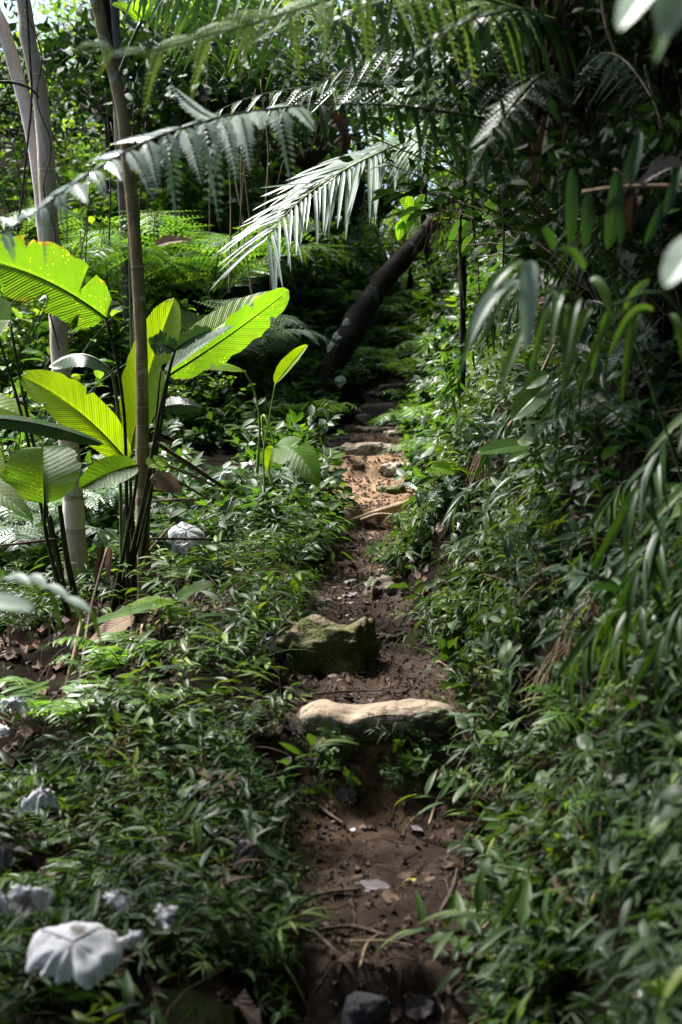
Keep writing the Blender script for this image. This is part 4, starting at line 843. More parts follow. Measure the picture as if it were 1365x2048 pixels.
# ------------------------------------------------------------------ near strap leaves (soft) on the right
reed = thing('reed_plant', 'tall reed with drooping strap leaves on the right bank', 'reed', (1.05, 3.35, float(H(1.05, 3.35))))
rb = np.array(reed.location); b = MB(); tube(b, np.array([rb - [0, 0, .05], rb + [-.05, -.05, .4], P(1365, 628, 3.1), P(1200, 616, 3.05), P(1080, 560, 3.0), P(1040, 520, 3.0)]), [.006, .005, .003], 6, 40); Part(b, 'stem', M['stem'], reed)
for (B, T, w_, bw, n_, mt, s_) in [((1062, 520, 3.0), (1054, 700, 2.95), .024, (0, 0, .03), (-.2, -.9, .4), 'pale', 1), ((1048, 520, 3.0), (918, 760, 2.95), .022, (-.02, 0, .10), (-.5, -.8, .4), 'strap', 2), ((1040, 560, 3.0), (940, 690, 2.9), .020, (-.02, 0, .05), (-.4, -.8, .5), 'pale', 3), ((1060, 640, 3.05), (995, 800, 3.0), .018, (.01, 0, .06), (-.4, -.8, .4), 'strap', 4), ((1130, 610, 3.05), (1128, 720, 3.0), .020, (.02, 0, .04), (.2, -.9, .4), 'strap', 5),
        ((1100, 615, 3.05), (1060, 770, 3.05), .014, (0, 0, .04), (-.3, -.9, .3), 'strap', 6), ((1180, 560, 3.05), (1225, 640, 3.0), .022, (0, 0, .05), (.2, -.9, .3), 'strap', 7), ((1170, 540, 3.1), (1120, 500, 3.1), .02, (0, 0, .03), (0, -.9, .5), 'strap', 8), ((1250, 622, 3.1), (1300, 560, 3.1), .016, (0, 0, .02), (0, -.9, .5), 'strap', 9)]:
    mb, c = big_leaf(P(*B), P(*T), bw, n_, w_ * (.85 if mt == 'pale' else .62), .3, .3, 18, 2, (.35, .6), seed=s_); Part(mb, 'leaf', M[mt], reed)
r9 = np.random.default_rng(77)
for k in range(11):
    u = k / 10; bx, by = 1040 + 300 * u, float(np.interp(u, [0, .15, .5, 1], [520, 562, 612, 628])); sg = -1 if r9.random() < .7 else .4; L_ = r9.uniform(90, 210)
    mb, c = big_leaf(P(bx, by, 3.05), P(bx + sg * r9.uniform(20, 130), by + L_, 3.0 + r9.uniform(-.06, .08)), (0, 0, r9.uniform(.02, .09)), (r9.uniform(-.5, .4), -.9, .4), r9.uniform(.007, .012), .3, .3, 16, 2, (.35, .6), seed=50 + k); Part(mb, 'leaf', M['bamboo' if k % 3 else 'strap'], reed)
for i, (lab, stx, leaves) in enumerate([('reed with upright broad green blades standing against the dark bank', 1180, [((1140, 490, 3.6), (1145, 335, 3.6), .026), ((1172, 495, 3.6), (1178, 385, 3.6), .024), ((1215, 500, 3.7), (1235, 340, 3.7), .034), ((1240, 420, 3.8), (1282, 262, 3.8), .03), ((1240, 490, 3.8), (1236, 380, 3.8), .02), ((1110, 500, 3.6), (1085, 455, 3.5), .022), ((1290, 490, 3.7), (1330, 400, 3.7), .02), ((1330, 430, 3.6), (1365, 330, 3.6), .02)])]):
    rd = thing('reed_plant', lab, 'reed', (.98, 3.75, float(H(.98, 3.75)))); q0 = np.array(rd.location)
    b = MB(); tube(b, np.array([q0 - [0, 0, .05], q0 + [.02, 0, .3], P(1200, 500, 3.7), P(1100, 503, 3.6)]), [.006, .004, .003], 6, 20); Part(b, 'stem', M['stem'], rd)
    for k, (B, T, w_) in enumerate(leaves):
        mb, c = big_leaf(P(*B), P(*T), (rr.uniform(-.01, .01), -.03, .0), (rr.uniform(-.5, .2), -1, .2), w_ * .68, .25, .25, 16, 2, (.5, .5), seed=k); Part(mb, 'leaf', M['fern_dark'], rd)
# very near pale leaves at the frame edges
nf = thing('broadleaf_plant', 'plant with soft pale leaves hanging in at the upper right corner', 'plant', (.85, 2.05, float(H(.85, 2.05))))
q0 = np.array(nf.location); b = MB(); tube(b, np.array([q0, q0 + [.03, 0, .9], P(1420, -120, 1.75)]), [.008, .005, .003], 6, 24); Part(b, 'stem', M['stem'], nf)
for k, (B, T, w_, mt) in enumerate([((1350, -90, 1.7), (1240, 62, 1.65), .026, 'pale'), ((1400, -120, 1.7), (1330, 82, 1.65), .032, 'pale'), ((1345, 30, 1.8), (1310, 130, 1.8), .01, 'strap'), ((1420, 470, 1.9), (1330, 575, 1.9), .030, 'pale')]):
    mb, c = big_leaf(P(*B), P(*T), (0, 0, .015), (-.3, -.6, .75), w_, .2, .2, 18, 3, (.5, .7), seed=k); Part(mb, 'leaf', M[mt], nf)
nl = thing('fern', 'soft pale fern frond reaching in at the left edge', 'fern', (-.95, 3.0, float(H(-.95, 3.0))))
q0 = np.array(nl.location)
lf, st = fern(np.array([q0, q0 + [0, 0, .45], P(-120, 1120, 3.0), P(-20, 1135, 3.1), P(60, 1160, 3.15), P(180, 1215, 3.2)]), .10, 16, 'lob', .55, (0, -.3, 1), 70, .17, (.9, 1, .9), .004, .55, 60, .15, 9)
o = Part(lf, 'frond', M['fern'], nl); Part(st, 'rachis', M['stem'], nl, sub_of=o)
for k, (B, T, w_, mt) in enumerate([((-60, 1205, 2.3), (70, 1218, 2.3), .020, 'pale'), ((-10, 1165, 3.1), (25, 1160, 3.0), .016, 'pale'), ((20, 1150, 3.1), (62, 1172, 3.05), .014, 'pale'), ((60, 1150, 3.1), (92, 1178, 3.05), .014, 'pale'), ((95, 1170, 3.1), (138, 1200, 3.05), .012, 'pale'), ((130, 1195, 3.1), (182, 1225, 3.05), .012, 'pale')]):
    mb, c = big_leaf(P(*B), P(*T), (0, 0, .01), (.2, -.6, .8), w_, .2, .2, 14, 2, (.5, .7), seed=k, jag=.1); Part(mb, 'leaflet', M[mt], nl)
# ------------------------------------------------------------------ ferns
def fern_plant(seed, nf, ln, plen, npin, style='bip', mat='fern', elev=.9, hang=.25, nsub=11, pw=.16):
    """rosette of fronds as a reusable thing at the origin"""
    r = np.random.default_rng(seed); root = thing('fern', 'x', 'fern'); a0 = r.uniform(0, 6)
    for k in range(nf):
        az = a0 + k * 2 * PI / nf + r.normal(0, .2); q = np.linspace(0, 1, 6); L = ln * r.uniform(.75, 1.15); e = elev * r.uniform(.7, 1.2)
        pts = np.stack([np.cos(az) * L * q * (1 - .1 * q), np.sin(az) * L * q * (1 - .1 * q), L * e * (1.3 * q - 1.05 * q ** 2)], 1)
        lf, st = fern(pts, plen, npin, style, hang, Z, 68, pw, (.45, 1, .12), .005, .16, seed * 31 + k, .1, nsub)
        o = lf.obj('frond', M[mat], root); st.obj('rachis', M['stem'], root).parent = o
    return root
FERN_PROTO = [fern_plant(1, 7, .75, .26, 18), fern_plant(2, 6, .6, .2, 16, mat='fern_dark'), fern_plant(3, 8, .95, .33, 22), fern_plant(4, 6, .42, .13, 16, style='lob', mat='fern', pw=.16), fern_plant(5, 7, 1.0, .36, 22, mat='fern_silver')]
_used = set()
def place(protos, k, loc, rz, sc, label, group=None, rx=0., ry=0.):
    p = protos[k]
    if id(p) not in _used:
        _used.add(id(p)); p.location = tuple(float(c) for c in loc); p.rotation_euler = (rx, ry, rz); p.scale = (sc,) * 3; p['label'] = label
        if group: p['group'] = group
        return p
    return dup(p, loc, rz, sc, label, group, rx, ry)
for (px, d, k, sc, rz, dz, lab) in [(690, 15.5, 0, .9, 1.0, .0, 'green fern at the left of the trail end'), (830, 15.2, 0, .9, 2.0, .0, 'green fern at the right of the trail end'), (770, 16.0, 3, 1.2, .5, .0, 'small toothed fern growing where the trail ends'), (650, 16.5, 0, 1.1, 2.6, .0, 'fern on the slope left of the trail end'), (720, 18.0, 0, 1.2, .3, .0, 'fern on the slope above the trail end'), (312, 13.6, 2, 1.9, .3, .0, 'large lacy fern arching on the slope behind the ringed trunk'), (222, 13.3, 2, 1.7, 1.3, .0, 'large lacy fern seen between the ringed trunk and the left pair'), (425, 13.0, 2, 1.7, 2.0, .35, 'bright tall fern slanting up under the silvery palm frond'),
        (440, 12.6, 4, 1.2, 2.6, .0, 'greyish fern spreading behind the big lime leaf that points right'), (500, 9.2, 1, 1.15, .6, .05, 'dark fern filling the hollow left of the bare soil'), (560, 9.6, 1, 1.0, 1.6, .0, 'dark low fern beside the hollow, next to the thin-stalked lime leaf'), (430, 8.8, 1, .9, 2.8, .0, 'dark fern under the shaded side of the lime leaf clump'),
        (70, 9.2, 4, 1.1, .2, .1, 'pale bright fern behind the leaf clump near the left edge'), (10, 9.0, 4, 1.0, 1.2, .0, 'pale bright fern at the left edge behind the leaf clump'), (160, 9.4, 0, 1.1, .9, .1, 'green fern between the tan trunk and the ringed trunk'), (30, 13.2, 2, 1.6, 2.2, .1, 'dark green fern high at the left edge behind the pale trunk'),
        (862, 11.5, 0, .9, .3, .0, 'bright fern leaning out of the bank above the block step'), (900, 10.0, 0, .7, 1.1, .0, 'fern tucked in the bank above the bare soil'), (840, 13.0, 3, 1.1, 2.1, .0, 'small toothed fern at the foot of the bank near the trail top'), (905, 13.2, 0, 1.1, .2, .0, 'fern arching from the bank beyond the block step'), (620, 12.0, 3, 1.2, 1.5, .0, 'small toothed fern left of the block step'), (610, 13.5, 0, 1.0, .4, .0, 'fern at the foot of the leaning dark trunk'),
        (790, 17.5, 0, 1.0, .4, .0, 'fern closing the trail behind the leaning trunk'), (850, 18.5, 0, 1.2, 1.4, .0, 'far fern on the slope right of the leaning trunk'), (740, 19, 2, 1.0, 2.4, .0, 'far fern in the shade behind the leaning trunk'),
        (90, 5.6, 3, 1.0, .8, .05, 'small fern in the dark hollow at the left edge'), (240, 6.1, 3, .8, 1.8, .0, 'small fern under the slanted dry stalk'), (1290, 5.2, 1, .8, .5, .0, 'dark fern on the steep bank at the right edge'), (1120, 7.0, 0, .7, 1.5, .0, 'fern hanging out of the bank among glossy shrubs'), (1190, 4.6, 3, .9, 2.5, .0, 'small fern low on the steep right bank')]:
    place(FERN_PROTO, k, G(px, d, dz), rz, sc, lab, None, 0.0, -.25 if px > 840 else 0.0)
# ------------------------------------------------------------------ shrubs
def shrub_proto(name, cat, mat, seed, **kw):
    lf, st = shrub_tpl(seed, **kw); root = thing(name, 'x', cat)
    lf.obj('foliage', M[mat], root); st.obj('stem', M['twig' if mat == 'dark' else 'stem'], root); return root
r = np.random.default_rng(29)
GL = [shrub_proto('glossy_shrub', 'shrub', 'gloss', 11, n=38, h=.45, spread=.3, ll=.15), shrub_proto('glossy_shrub', 'shrub', 'gloss', 12, n=30, h=.35, spread=.35, ll=.17, droop=.6), shrub_proto('glossy_shrub', 'shrub', 'gloss', 13, n=46, h=.6, spread=.3, ll=.13)]
for (px, py, k, sc, rz, lab) in [(905, 985, 0, .9, .2, 'glossy dark shrub hanging over the trail edge right of the bare soil'), (960, 1010, 1, .9, 1.0, 'glossy shrub with blue sheen just right of the trail-edge one'), (1020, 940, 0, .9, 2.2, 'glossy shrub under the single large bright leaf of the bank'), (1090, 900, 1, .95, 3.0, 'glossy drooping shrub below the strap-leaved reed'), (1170, 830, 2, .8, .4, 'dense glossy shrub in the dark middle of the bank'), (1250, 800, 0, .9, 1.6, 'glossy shrub left of the reed stem at the right side'),
        (1320, 880, 1, .9, 2.4, 'glossy shrub at the right edge below the reed'), (1230, 960, 0, .8, 3.4, 'glossy shrub above the leafy herbs of the right bank'), (1130, 1010, 2, .7, 4.0, 'glossy shrub between the drooping shrub and the herbs'), (1310, 1030, 0, .8, 5.0, 'glossy shrub at the right edge above the dead brown leaves'), (960, 850, 1, .9, 5.4, 'glossy shrub beside the bright bank fern'), (1010, 760, 0, 1.0, .8, 'glossy shrub high on the bank behind the strap leaves'), (930, 700, 2, .9, 1.4, 'glossy shrub at the bank corner above the block step'), (1230, 690, 1, .9, 2.0, 'glossy shrub in deep shade under the reed stem')]:
    q = hit(px, py); place(GL, k, q + [0, 0.04, -.12], rz, sc, lab, None, 0, -.35)
for i in range(30):
    y = r.uniform(3.6, 8.5) if i else 5.; s_ = r.uniform(.35, 1.15); x = float(pcx(y) + phw(y)) + s_
    lab = 'glossy dark leaved shrub on the ' + ('near' if y < 5.6 else 'far') + ' part of the steep right bank'
    place(GL, i % 3, (x, y, float(H(x, y)) - .06), r.uniform(0, 6), r.uniform(.45, .85), lab, lab.replace('shrub', 'shrubs'), 0, -.55)
BU = [shrub_proto('leafy_shrub', 'shrub', 'bush', 21, n=110, h=1.1, spread=.7, ll=.13, tpl=LFB, stems=11), shrub_proto('leafy_shrub', 'shrub', 'bush', 22, n=90, h=.8, spread=.6, ll=.15, tpl=LFB, stems=9), shrub_proto('leafy_shrub', 'shrub', 'herb_far', 23, n=140, h=1.3, spread=.8, ll=.12, tpl=LFO, stems=14), shrub_proto('leafy_shrub', 'shrub', 'wood_leaf', 24, n=120, h=1.2, spread=.8, ll=.15, tpl=LFB, stems=12)]
r = np.random.default_rng(31); n_ = 0
zone = lambda px, d: ('left hillside behind the leaf clump' if px < 420 else 'slope behind the silvery palm frond' if px < 620 else 'shaded slope around the leaning trunk' if px < 860 else 'steep right bank far from the camera')
KN = ['dark green bush', 'broad leaved bush', 'fine leaved bush', 'sunlit yellow-green bush']
while n_ < 95:
    px = r.uniform(-60, 1000); d = r.uniform(10.2, 24)
    if 170 < px < 540 and d < 14.6: d = r.uniform(14.4, 17)
    x = (px - 682.5) / F_PX * d
    if abs(x - float(pcx(d))) < (.75 if d < 17 else .3): continue
    if d > 15 and 560 < px < 880 and r.random() < .5: continue
    k = int(r.choice(4, p=[.2, .25, .25, .3])) if px < 420 else int(r.choice(3))
    place(BU, k, G(px, d, -.05), r.uniform(0, 6), r.uniform(.6, 1.15), f'{KN[k]} on the {zone(px, d)}', f'{KN[k]}es on the {zone(px, d)}'); n_ += 1
for i in range(12):
    px = r.uniform(150, 560); d = r.uniform(10.4, 13.5); place(BU, 3 if i % 2 else 2, G(px, d, -.05), r.uniform(0, 6), r.uniform(.4, .7), f'low {KN[3 if i % 2 else 2]} among the tall ferns behind the ringed trunk', f'low {KN[3 if i % 2 else 2]}es among the tall ferns')
for i in range(30):
    px = r.uniform(-40, 640); d = r.uniform(9.6, 13.5); k = (3 if px < 330 else 2, 0, 1, 2, 1)[i % 5]
    if abs((px - 682.5) / F_PX * d - float(pcx(d))) < .95: continue
    if 170 < px < 540: d = r.uniform(14.2, 16)
    place(BU, k, G(px, d, -.05), r.uniform(0, 6), r.uniform(.8, 1.45), f'tall {KN[k]} in the tangle behind the left trunks', f'tall {KN[k]}es in the tangle behind the left trunks')
DK = [shrub_proto('leafy_shrub', 'shrub', 'dark', 26, n=150, h=1.2, spread=.8, ll=.13, tpl=LFB, stems=14), shrub_proto('leafy_shrub', 'shrub', 'dark', 27, n=170, h=.9, spread=.9, ll=.11, tpl=LFO, stems=14)]
n_ = 0
while n_ < 46:
    y = r.uniform(3.4, 11.5); s_ = r.uniform(.75, 2.6) if n_ % 2 else r.uniform(1.3, 3.2); x = float(pcx(y) + phw(y)) + s_
    if (x / y * F_PX) > 1050 or (y < 4.6 and s_ < 1.0): continue
    kk = int(r.integers(2)); lab = ('dark shrub' if kk else 'tall dark shrub') + (' on the top of the near right bank' if y < 7 else ' on the top of the far right bank')
    place(DK, kk, (x, y, float(H(x, y)) - .05), r.uniform(0, 6), r.uniform(.8, 1.3), lab, lab.replace('shrub', 'shrubs'), 0, -.3); n_ += 1
# bright sapling sprays over the trail
def spray(label, stem, leaves, mat='bright', name='sapling'):
    root = thing(name, label, 'sapling', stem[0]); b = MB(); tube(b, np.asarray(stem), [.006, .003], 5, 24); Part(b, 'stem', M['twig'], root)
    for k, (B, T, w_, n_) in enumerate(leaves):
        mb, c = big_leaf(B, T, (0, 0, .015), n_, w_, .2, .2, 16, 3, (.6, .8), seed=k, jag=.03, ripple=.1); Part(mb, 'leaf', M[mat], root)
s0 = hit(930, 560)
spray('sapling spray of bright lime leaves hanging in front of the dark slope', [s0, P(900, 440, 9.4), P(845, 425, 9.3), P(820, 420, 9.25)], [(P(828, 425, 9.3), P(795, 385, 9.25), .07, (.2, -.8, .6)), (P(832, 425, 9.3), P(850, 388, 9.25), .04, (-.2, -.8, .6)), (P(822, 425, 9.25), P(808, 462, 9.2), .05, (.2, -.8, .4)), (P(832, 430, 9.25), P(822, 468, 9.2), .05, (-.2, -.8, .4)), (P(806, 440, 9.2), P(797, 482, 9.2), .035, (.2, -.9, .3)), (P(840, 420, 9.3), P(872, 412, 9.3), .03, (0, -.6, .8)), (P(812, 450, 9.2), P(790, 458, 9.2), .03, (.2, -.9, .3))])
s0 = hit(960, 640)
spray('sapling with long bright leaves dangling at the edge of the dark bank', [s0, P(955, 500, 8.0), P(940, 420, 8.0)], [(P(945, 425, 8), P(895, 500, 7.95), .045, (.3, -.9, .3)), (P(950, 470, 8), P(915, 520, 7.95), .032, (.3, -.9, .4)), (P(945, 410, 8), P(932, 372, 8), .05, (-.2, -.9, .4)), (P(948, 400, 8), P(990, 425, 8), .05, (-.3, -.8, .5)), (P(950, 380, 8), P(1000, 330, 8), .04, (-.3, -.8, .5))], 'palm_green')
s0 = hit(620, 1240)
spray('tiny lime seedling with three leaves standing at the left edge of the trail', [s0, P(594, 1200, 7.0), P(593, 1185, 7.0)], [(P(594, 1190, 7), P(584, 1160, 7), .022, (.3, -.9, .3)), (P(594, 1195, 7), P(612, 1172, 7), .02, (-.3, -.8, .5)), (P(593, 1192, 7), P(582, 1198, 7), .02, (.2, -.8, .5)), (P(594, 1192, 7), P(605, 1202, 7), .016, (.2, -.8, .5))])
s0 = hit(1080, 850)
spray('pair of large bright leaves standing out from the glossy shrubs of the bank', [s0, P(1110, 800, 5.6), P(1100, 765, 5.5)], [(P(1098, 768, 5.5), P(1024, 842, 5.45), .055, (-.1, -.8, .6)), (P(1098, 748, 5.5), P(1050, 778, 5.5), .04, (-.1, -.8, .6)), (P(1160, 785, 5.5), P(1085, 838, 5.45), .035, (-.1, -.7, .7))], 'palm_green')
s0 = hit(1080, 930)
spray('flat wide bright leaf lying over the glossy shrubs of the bank', [s0, P(1070, 915, 5.9), P(1060, 895, 5.8)], [(P(1060, 890, 5.8), P(955, 908, 5.75), .05, (0, -.6, .8)), (P(1060, 905, 5.8), P(1015, 925, 5.8), .03, (0, -.6, .8))], 'palm_green')
s0 = hit(905, 990)
spray('single bright oval leaf at the trail side end of the glossy shrubs', [s0, P(910, 955, 7.4), P(908, 945, 7.4)], [(P(912, 945, 7.4), P(862, 935, 7.35), .05, (-.1, -.7, .7))], 'bright')
# banana-like leaves at the top edge
bn = thing('broadleaf_plant', 'tall plant with two lime leaves crossing at the top edge near the ringed trunk', 'plant', G(300, 9.8)); q0 = np.array(bn.location)
b = MB(); tube(b, np.array([q0, q0 + [-.1, 0, .8], P(258, 420, 9.6), P(232, 200, 9.6), P(262, 90, 9.6), P(285, 40, 9.6)]), [.02, .014], 8, 40); Part(b, 'stem', M['stem'], bn)
for k, (B, T, w_) in enumerate([((285, 40, 9.6), (268, -60, 9.5), .07), ((288, 40, 9.6), (345, -25, 9.5), .07), ((285, 45, 9.6), (225, 10, 9.5), .05)]):
    mb, c = big_leaf(P(*B), P(*T), (0, 0, .05), (0, -.8, .6), w_, .2, .2, 20, 3, (.5, .6), seed=k); Part(mb, 'leaf', M['bright'], bn)
# ------------------------------------------------------------------ background trees
r = np.random.default_rng(41)
def btree(px, d, top_px, hgt, rad, bark, crown, mat, label, cs, group=None, thick=1.0):
    g = G(px, d); g[2] -= .1; t = np.array([(top_px - 682.5) / F_PX * d, d, g[2] + hgt]); m = (g + t) / 2 + [r.normal(0, .12), r.normal(0, .1), 0]
    return tree('forest_tree', label, [g, g * .7 + m * .3, m, t], [rad, rad * .85, rad * .7], bark, crown, group, 10, 30, .08, -.4, mat, cs)
def crown_at(px, py, d): return float(P(px, py, d)[2] - G(px, d)[2]) 
btree(262, 12.6, 275, 7.5, .05, 'bark_lichen', CR_B, 'dark', 'lichen-spotted grey tree right behind the ringed trunk', .7)
for (px, py, d, rad, bk, cr, mt, cs, lab) in [(345, 230, 15.0, .05, 'bark_dark', CR_D, 'dark', 1.05, 'dark crowned low tree right of the ringed trunk'), (230, 160, 15.5, .06, 'bark_dark', CR_D, 'dark', 1.15, 'dark crowned tree high behind the ringed trunk'), 
        (470, 180, 15.0, .05, 'bark_tan', CR_D, 'dark', 1.05, 'thin tan tree standing behind the base of the silvery palm frond'), (600, 260, 17.0, .06, 'bark_dark', CR_B, 'bush', .6, 'dark tree behind the upper end of the silvery palm frond'), (690, 160, 20.5, .06, 'bark_dark', CR_B, 'bush', .7, 'mossy dark tree behind the leaning trunk'), (-70, 200, 15.0, .06, 'bark_lichen', CR_B, 'bush', .6, 'grey tree at the left edge behind the pale trunk'),
        (410, 330, 19.0, .06, 'bark_pale', CR_C, 'wood_leaf', .5, 'sunlit far tree above the fern slope'), (560, 330, 21.0, .06, 'bark_pale', CR_C, 'wood_leaf', .5, 'sunlit far tree seen under the palm frond'), (815, 455, 20.0, .05, 'bark_dark', CR_C, 'bush', .36, 'low far tree in the gap right of the leaning trunk'), (100, 180, 21.0, .07, 'bark_pale', CR_C, 'wood_leaf', .7, 'sunlit far tree in the upper left corner'), (300, 60, 23.0, .07, 'bark_pale', CR_C, 'wood_leaf', .8, 'sunlit far tree above the dark crowns'), (500, 60, 24.0, .07, 'bark_pale', CR_C, 'wood_leaf', .8, 'sunlit far tree at the top middle behind the fern fronds'), (880, 170, 17.5, .05, 'bark_dark', CR_B, 'bush', .55, 'dark tree on the bank behind the hanging palm fibres'), (745, 380, 23.0, .06, 'bark_dark', CR_B, 'bush', .5, 'dark tree filling the gap above the leaning trunk'), (1000, 120, 13.0, .06, 'bark_dark', CR_B, 'dark', .7, 'dark tree on the bank above the bright dangling sapling')]:
    btree(px, d, px + r.uniform(-25, 25), crown_at(px, py, d), rad, bk, cr, mt, lab, cs)
for i, (px, d, hg, cs) in enumerate([(1180, 9.5, 3.4, .95), (1420, 8.0, 3.2, .95), (1060, 13.0, 4.2, 1.0), (1350, 12.5, 3.6, 1.1), (1750, 5.6, 3.2, 1.0), (1500, 4.2, 3.6, .8), (2300, 3.6, 3.4, 1.0)]):
    btree(px, d, px - 40, hg, .11, 'bark_dark', CR_B, 'dark', ['dark tree on the bank above the glossy shrubs', 'dark tree on the upper bank by the right edge', 'dark tree behind the tree fern', 'dark tree deep in the shade at the right edge', 'dark tree on the bank past the right edge', 'dark tree leaning over the bank past the right edge', 'dark tree far up the bank past the right edge'][i], cs)
# added canopy: unseen crowns put in to shade the trail, above and behind the camera
for i, (x, y, hz, cs) in enumerate([(1.6, -1.5, 6.5, 1.3), (-2.6, -3.5, 6.8, 1.4), (3.6, 1.5, 5.5, 1.2), (.2, -6, 7, 1.5), (3.0, 6.0, 5.4, 1.0)]):
    g = np.array([x, y, float(H(x, y)) - .1]); tree('forest_tree', ['tree shading the trail behind the camera on the bank', 'tree behind the camera on the left slope', 'tree up the right bank beside the camera', 'tree standing over the trail behind the camera', 'tree on top of the right bank with crown over the herbs'][i], [g, g + [.1, 0, hz * .5], g + [-.1, 0, hz]], [.14, .11, .08], 'bark_dark', CR_B, None, 10, 24, .08, -.5, 'dark', cs)
CR_E = cmesh(6, 3800, (1.7, 1.7, .95), .13, 'dark', LFS, 44)
for (bx, by, tx, ty, tz, cr, cs, lab) in [(2.3, 5.3, 1.2, 5.3, 2.72, CR_E, .5, 'low dark bushy crown behind the tree fern skirt'), (2.2, 4.4, 1.45, 4.5, 2.15, CR_E, .42, 'low dark bushy crown at the right edge above the dry cane'), (2.6, 7.0, 1.75, 7.0, 2.9, CR_E, .6, 'dark bushy crown on the bank behind the hanging lianas'), (2.4, 6.0, 1.6, 6.1, 2.55, CR_E, .5, 'dark bushy crown in the middle of the black upper bank'), (2.5, 7.4, 1.1, 7.2, 4.9, CR_E, .8, 'tree on the bank past the right edge whose low crown roofs the dark bank'), (2.6, 9.6, 1.5, 9.2, 5.9, CR_E, .95, 'second tree on the bank past the right edge roofing the upper bank'), (2.2, 5.4, .85, 6.0, 4.6, CR_E, .7, 'tree on the bank past the right edge roofing the tree fern'), (2.4, 4.4, 1.3, 4.2, 4.3, CR_E, .8, 'tree on the bank beside the camera roofing the near herbs'), (2.3, 5.6, 1.5, 5.6, 4.1, CR_E, .75, 'low tree on the bank past the right edge over the tree fern'), (-4.8, 6.3, -4.0, 6.3, 6.0, CR_E, .85, 'tree left of the view whose crown shades the near slope'), (-3.6, 4.0, -1.95, 4.4, 5.3, CR_E, .42, 'second tree left of the view shading the near trail'), (2.6, 5.0, 1.7, 5.2, 3.9, CR_E, .6, 'low bushy tree on the bank past the right edge'), (3.0, 6.6, 1.9, 6.8, 4.4, CR_E, .8, 'tree among the dark shrubs on the bank past the right edge')]:
    g = np.array([bx, by, float(H(bx, by)) - .1]); t_ = np.array([tx, ty, tz]); tree('forest_tree', lab, [g, g * .6 + t_ * .4 + [.25, 0, .3], t_], [.10, .08, .05], 'bark_dark', cr, None, 10, 24, .08, 0, 'dark', cs)  # trees with crowns above the frame are added to cast shade
for i in range(22):      # bare stems and lianas in the tangle behind the leaf clump
    px = r.uniform(10, 640); d = r.uniform(9.5, 13); py = r.uniform(420, 640); L_ = r.uniform(120, 330); dx = r.normal(0, 24)
    b = MB(); tube(b, PP([(px, py, d), (px + dx * .5 + r.normal(0, 10), py - L_ * .5, d), (px + dx, py - L_, d)]), [r.uniform(.004, .008), .003], 5, 16, .5, wob=.2)
    tag(b.obj('bare_stem', M['straw' if i % 2 else 'twig'], None, True, P(px, py, d)), ('pale' if i % 2 else 'brown') + ' bare stem in the tangle behind the leaf clump', 'stem', ('pale' if i % 2 else 'brown') + ' bare stems in the tangle')
# added unseen foliage ring and partial ceiling, blocking side and overhead sky light
r = np.random.default_rng(52); b = MB(); n = 30000
th = r.uniform(0, 2 * PI, n); rad = r.uniform(6.5, 11, n); x = rad * np.cos(th) * 1.0; y = 2.0 + rad * np.sin(th) * 1.15; z0 = H(x, y, False); z = z0 + 8.5 * r.random(n)
k = ~((y > 6.5) & (x < 7)) & ~((y > 3.5) & (x < 0) & (z > z0 + 3.5)); x, y, z = x[k], y[k], z[k]; n = len(x)
n2 = 16000; x2 = r.uniform(-8, 8, n2); y2 = r.uniform(-9, 6.5, n2); z2 = 6.6 + 1.8 * r.random(n2); k2 = ~((y2 > 1.2) & (x2 < 1.6)); x = np.append(x, x2[k2]); y = np.append(y, y2[k2]); z = np.append(z, z2[k2]); n = len(x)
b.inst(LFS, frames(nrm(r.normal(0, 1, (n, 3))), nrm(Z + r.normal(0, .6, (n, 3)))), np.stack([x, y, z], 1), r.uniform(.25, .5, n), r.normal(.35, .2, n))
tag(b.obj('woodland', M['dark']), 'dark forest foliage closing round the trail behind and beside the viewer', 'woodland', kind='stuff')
# far woodland
r = np.random.default_rng(51); b = MB(); n = 22000
yy = 24 + 36 * r.random(n) ** .8; px = r.uniform(-500, 1900, n); x = (px - 682.5) / F_PX * yy
hmax = 1.2 + 4.6 * (.5 + .5 * fbm(np.stack([x * .35, yy * .35, 0 * x], 1), 2, 5)) * np.clip((yy - 22) / 12, .3, 1)
hmax = np.where(px > 640, hmax + 3.5, hmax * .3)
z = H(x, yy) + hmax * r.random(n) ** .8
b.inst(LFS, frames(nrm(r.normal(0, 1, (n, 3))), nrm(Z + r.normal(0, .7, (n, 3)))), np.stack([x, yy, z], 1), r.uniform(.18, .42, n), r.normal(.45, .22, n))
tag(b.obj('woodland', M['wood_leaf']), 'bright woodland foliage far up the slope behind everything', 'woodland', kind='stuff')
# ------------------------------------------------------------------ ground cover
r = np.random.default_rng(61)
def cover(label, parts, mat):
    b = MB()
    for (q, tp, sc, bank, tilt, tint) in parts: scatter(b, q, tp, sc, 0.0, bank, tilt, tint, None, r)
    return tag(b.obj('ground_cover', M[mat]), label, 'ground cover', kind='stuff')
WC = [(P(145, 1890, 3.3)[0], 3.32, .13), (-1.0, 6.9, .52), (-1.02, 6.3, .3), (-.80, 7.15, .30), (-.78, 7.8, .28), (-1.5, 6.5, .7), (-1.42, 5.7, .45), (-.95, 7.5, .35), (-.35, 3.5, .10), (P(655, 1322, 6.1)[0], 5.95, .30), (P(655, 1322, 6.1)[0], 5.75, .22), (float(pcx(5.3)) - .2, 5.15, .22)]
q1 = in_view(samp(3700, 2.2, 8.5, .05, 2.2, -1, 1, r, .5, WC)); q2 = in_view(samp(700, 2.7, 6, .02, .5, -1, 1, r, .4, WC)); q3 = in_view(samp(500, 2.7, 8, 0, 1.8, -1, 1, r, .4, WC))
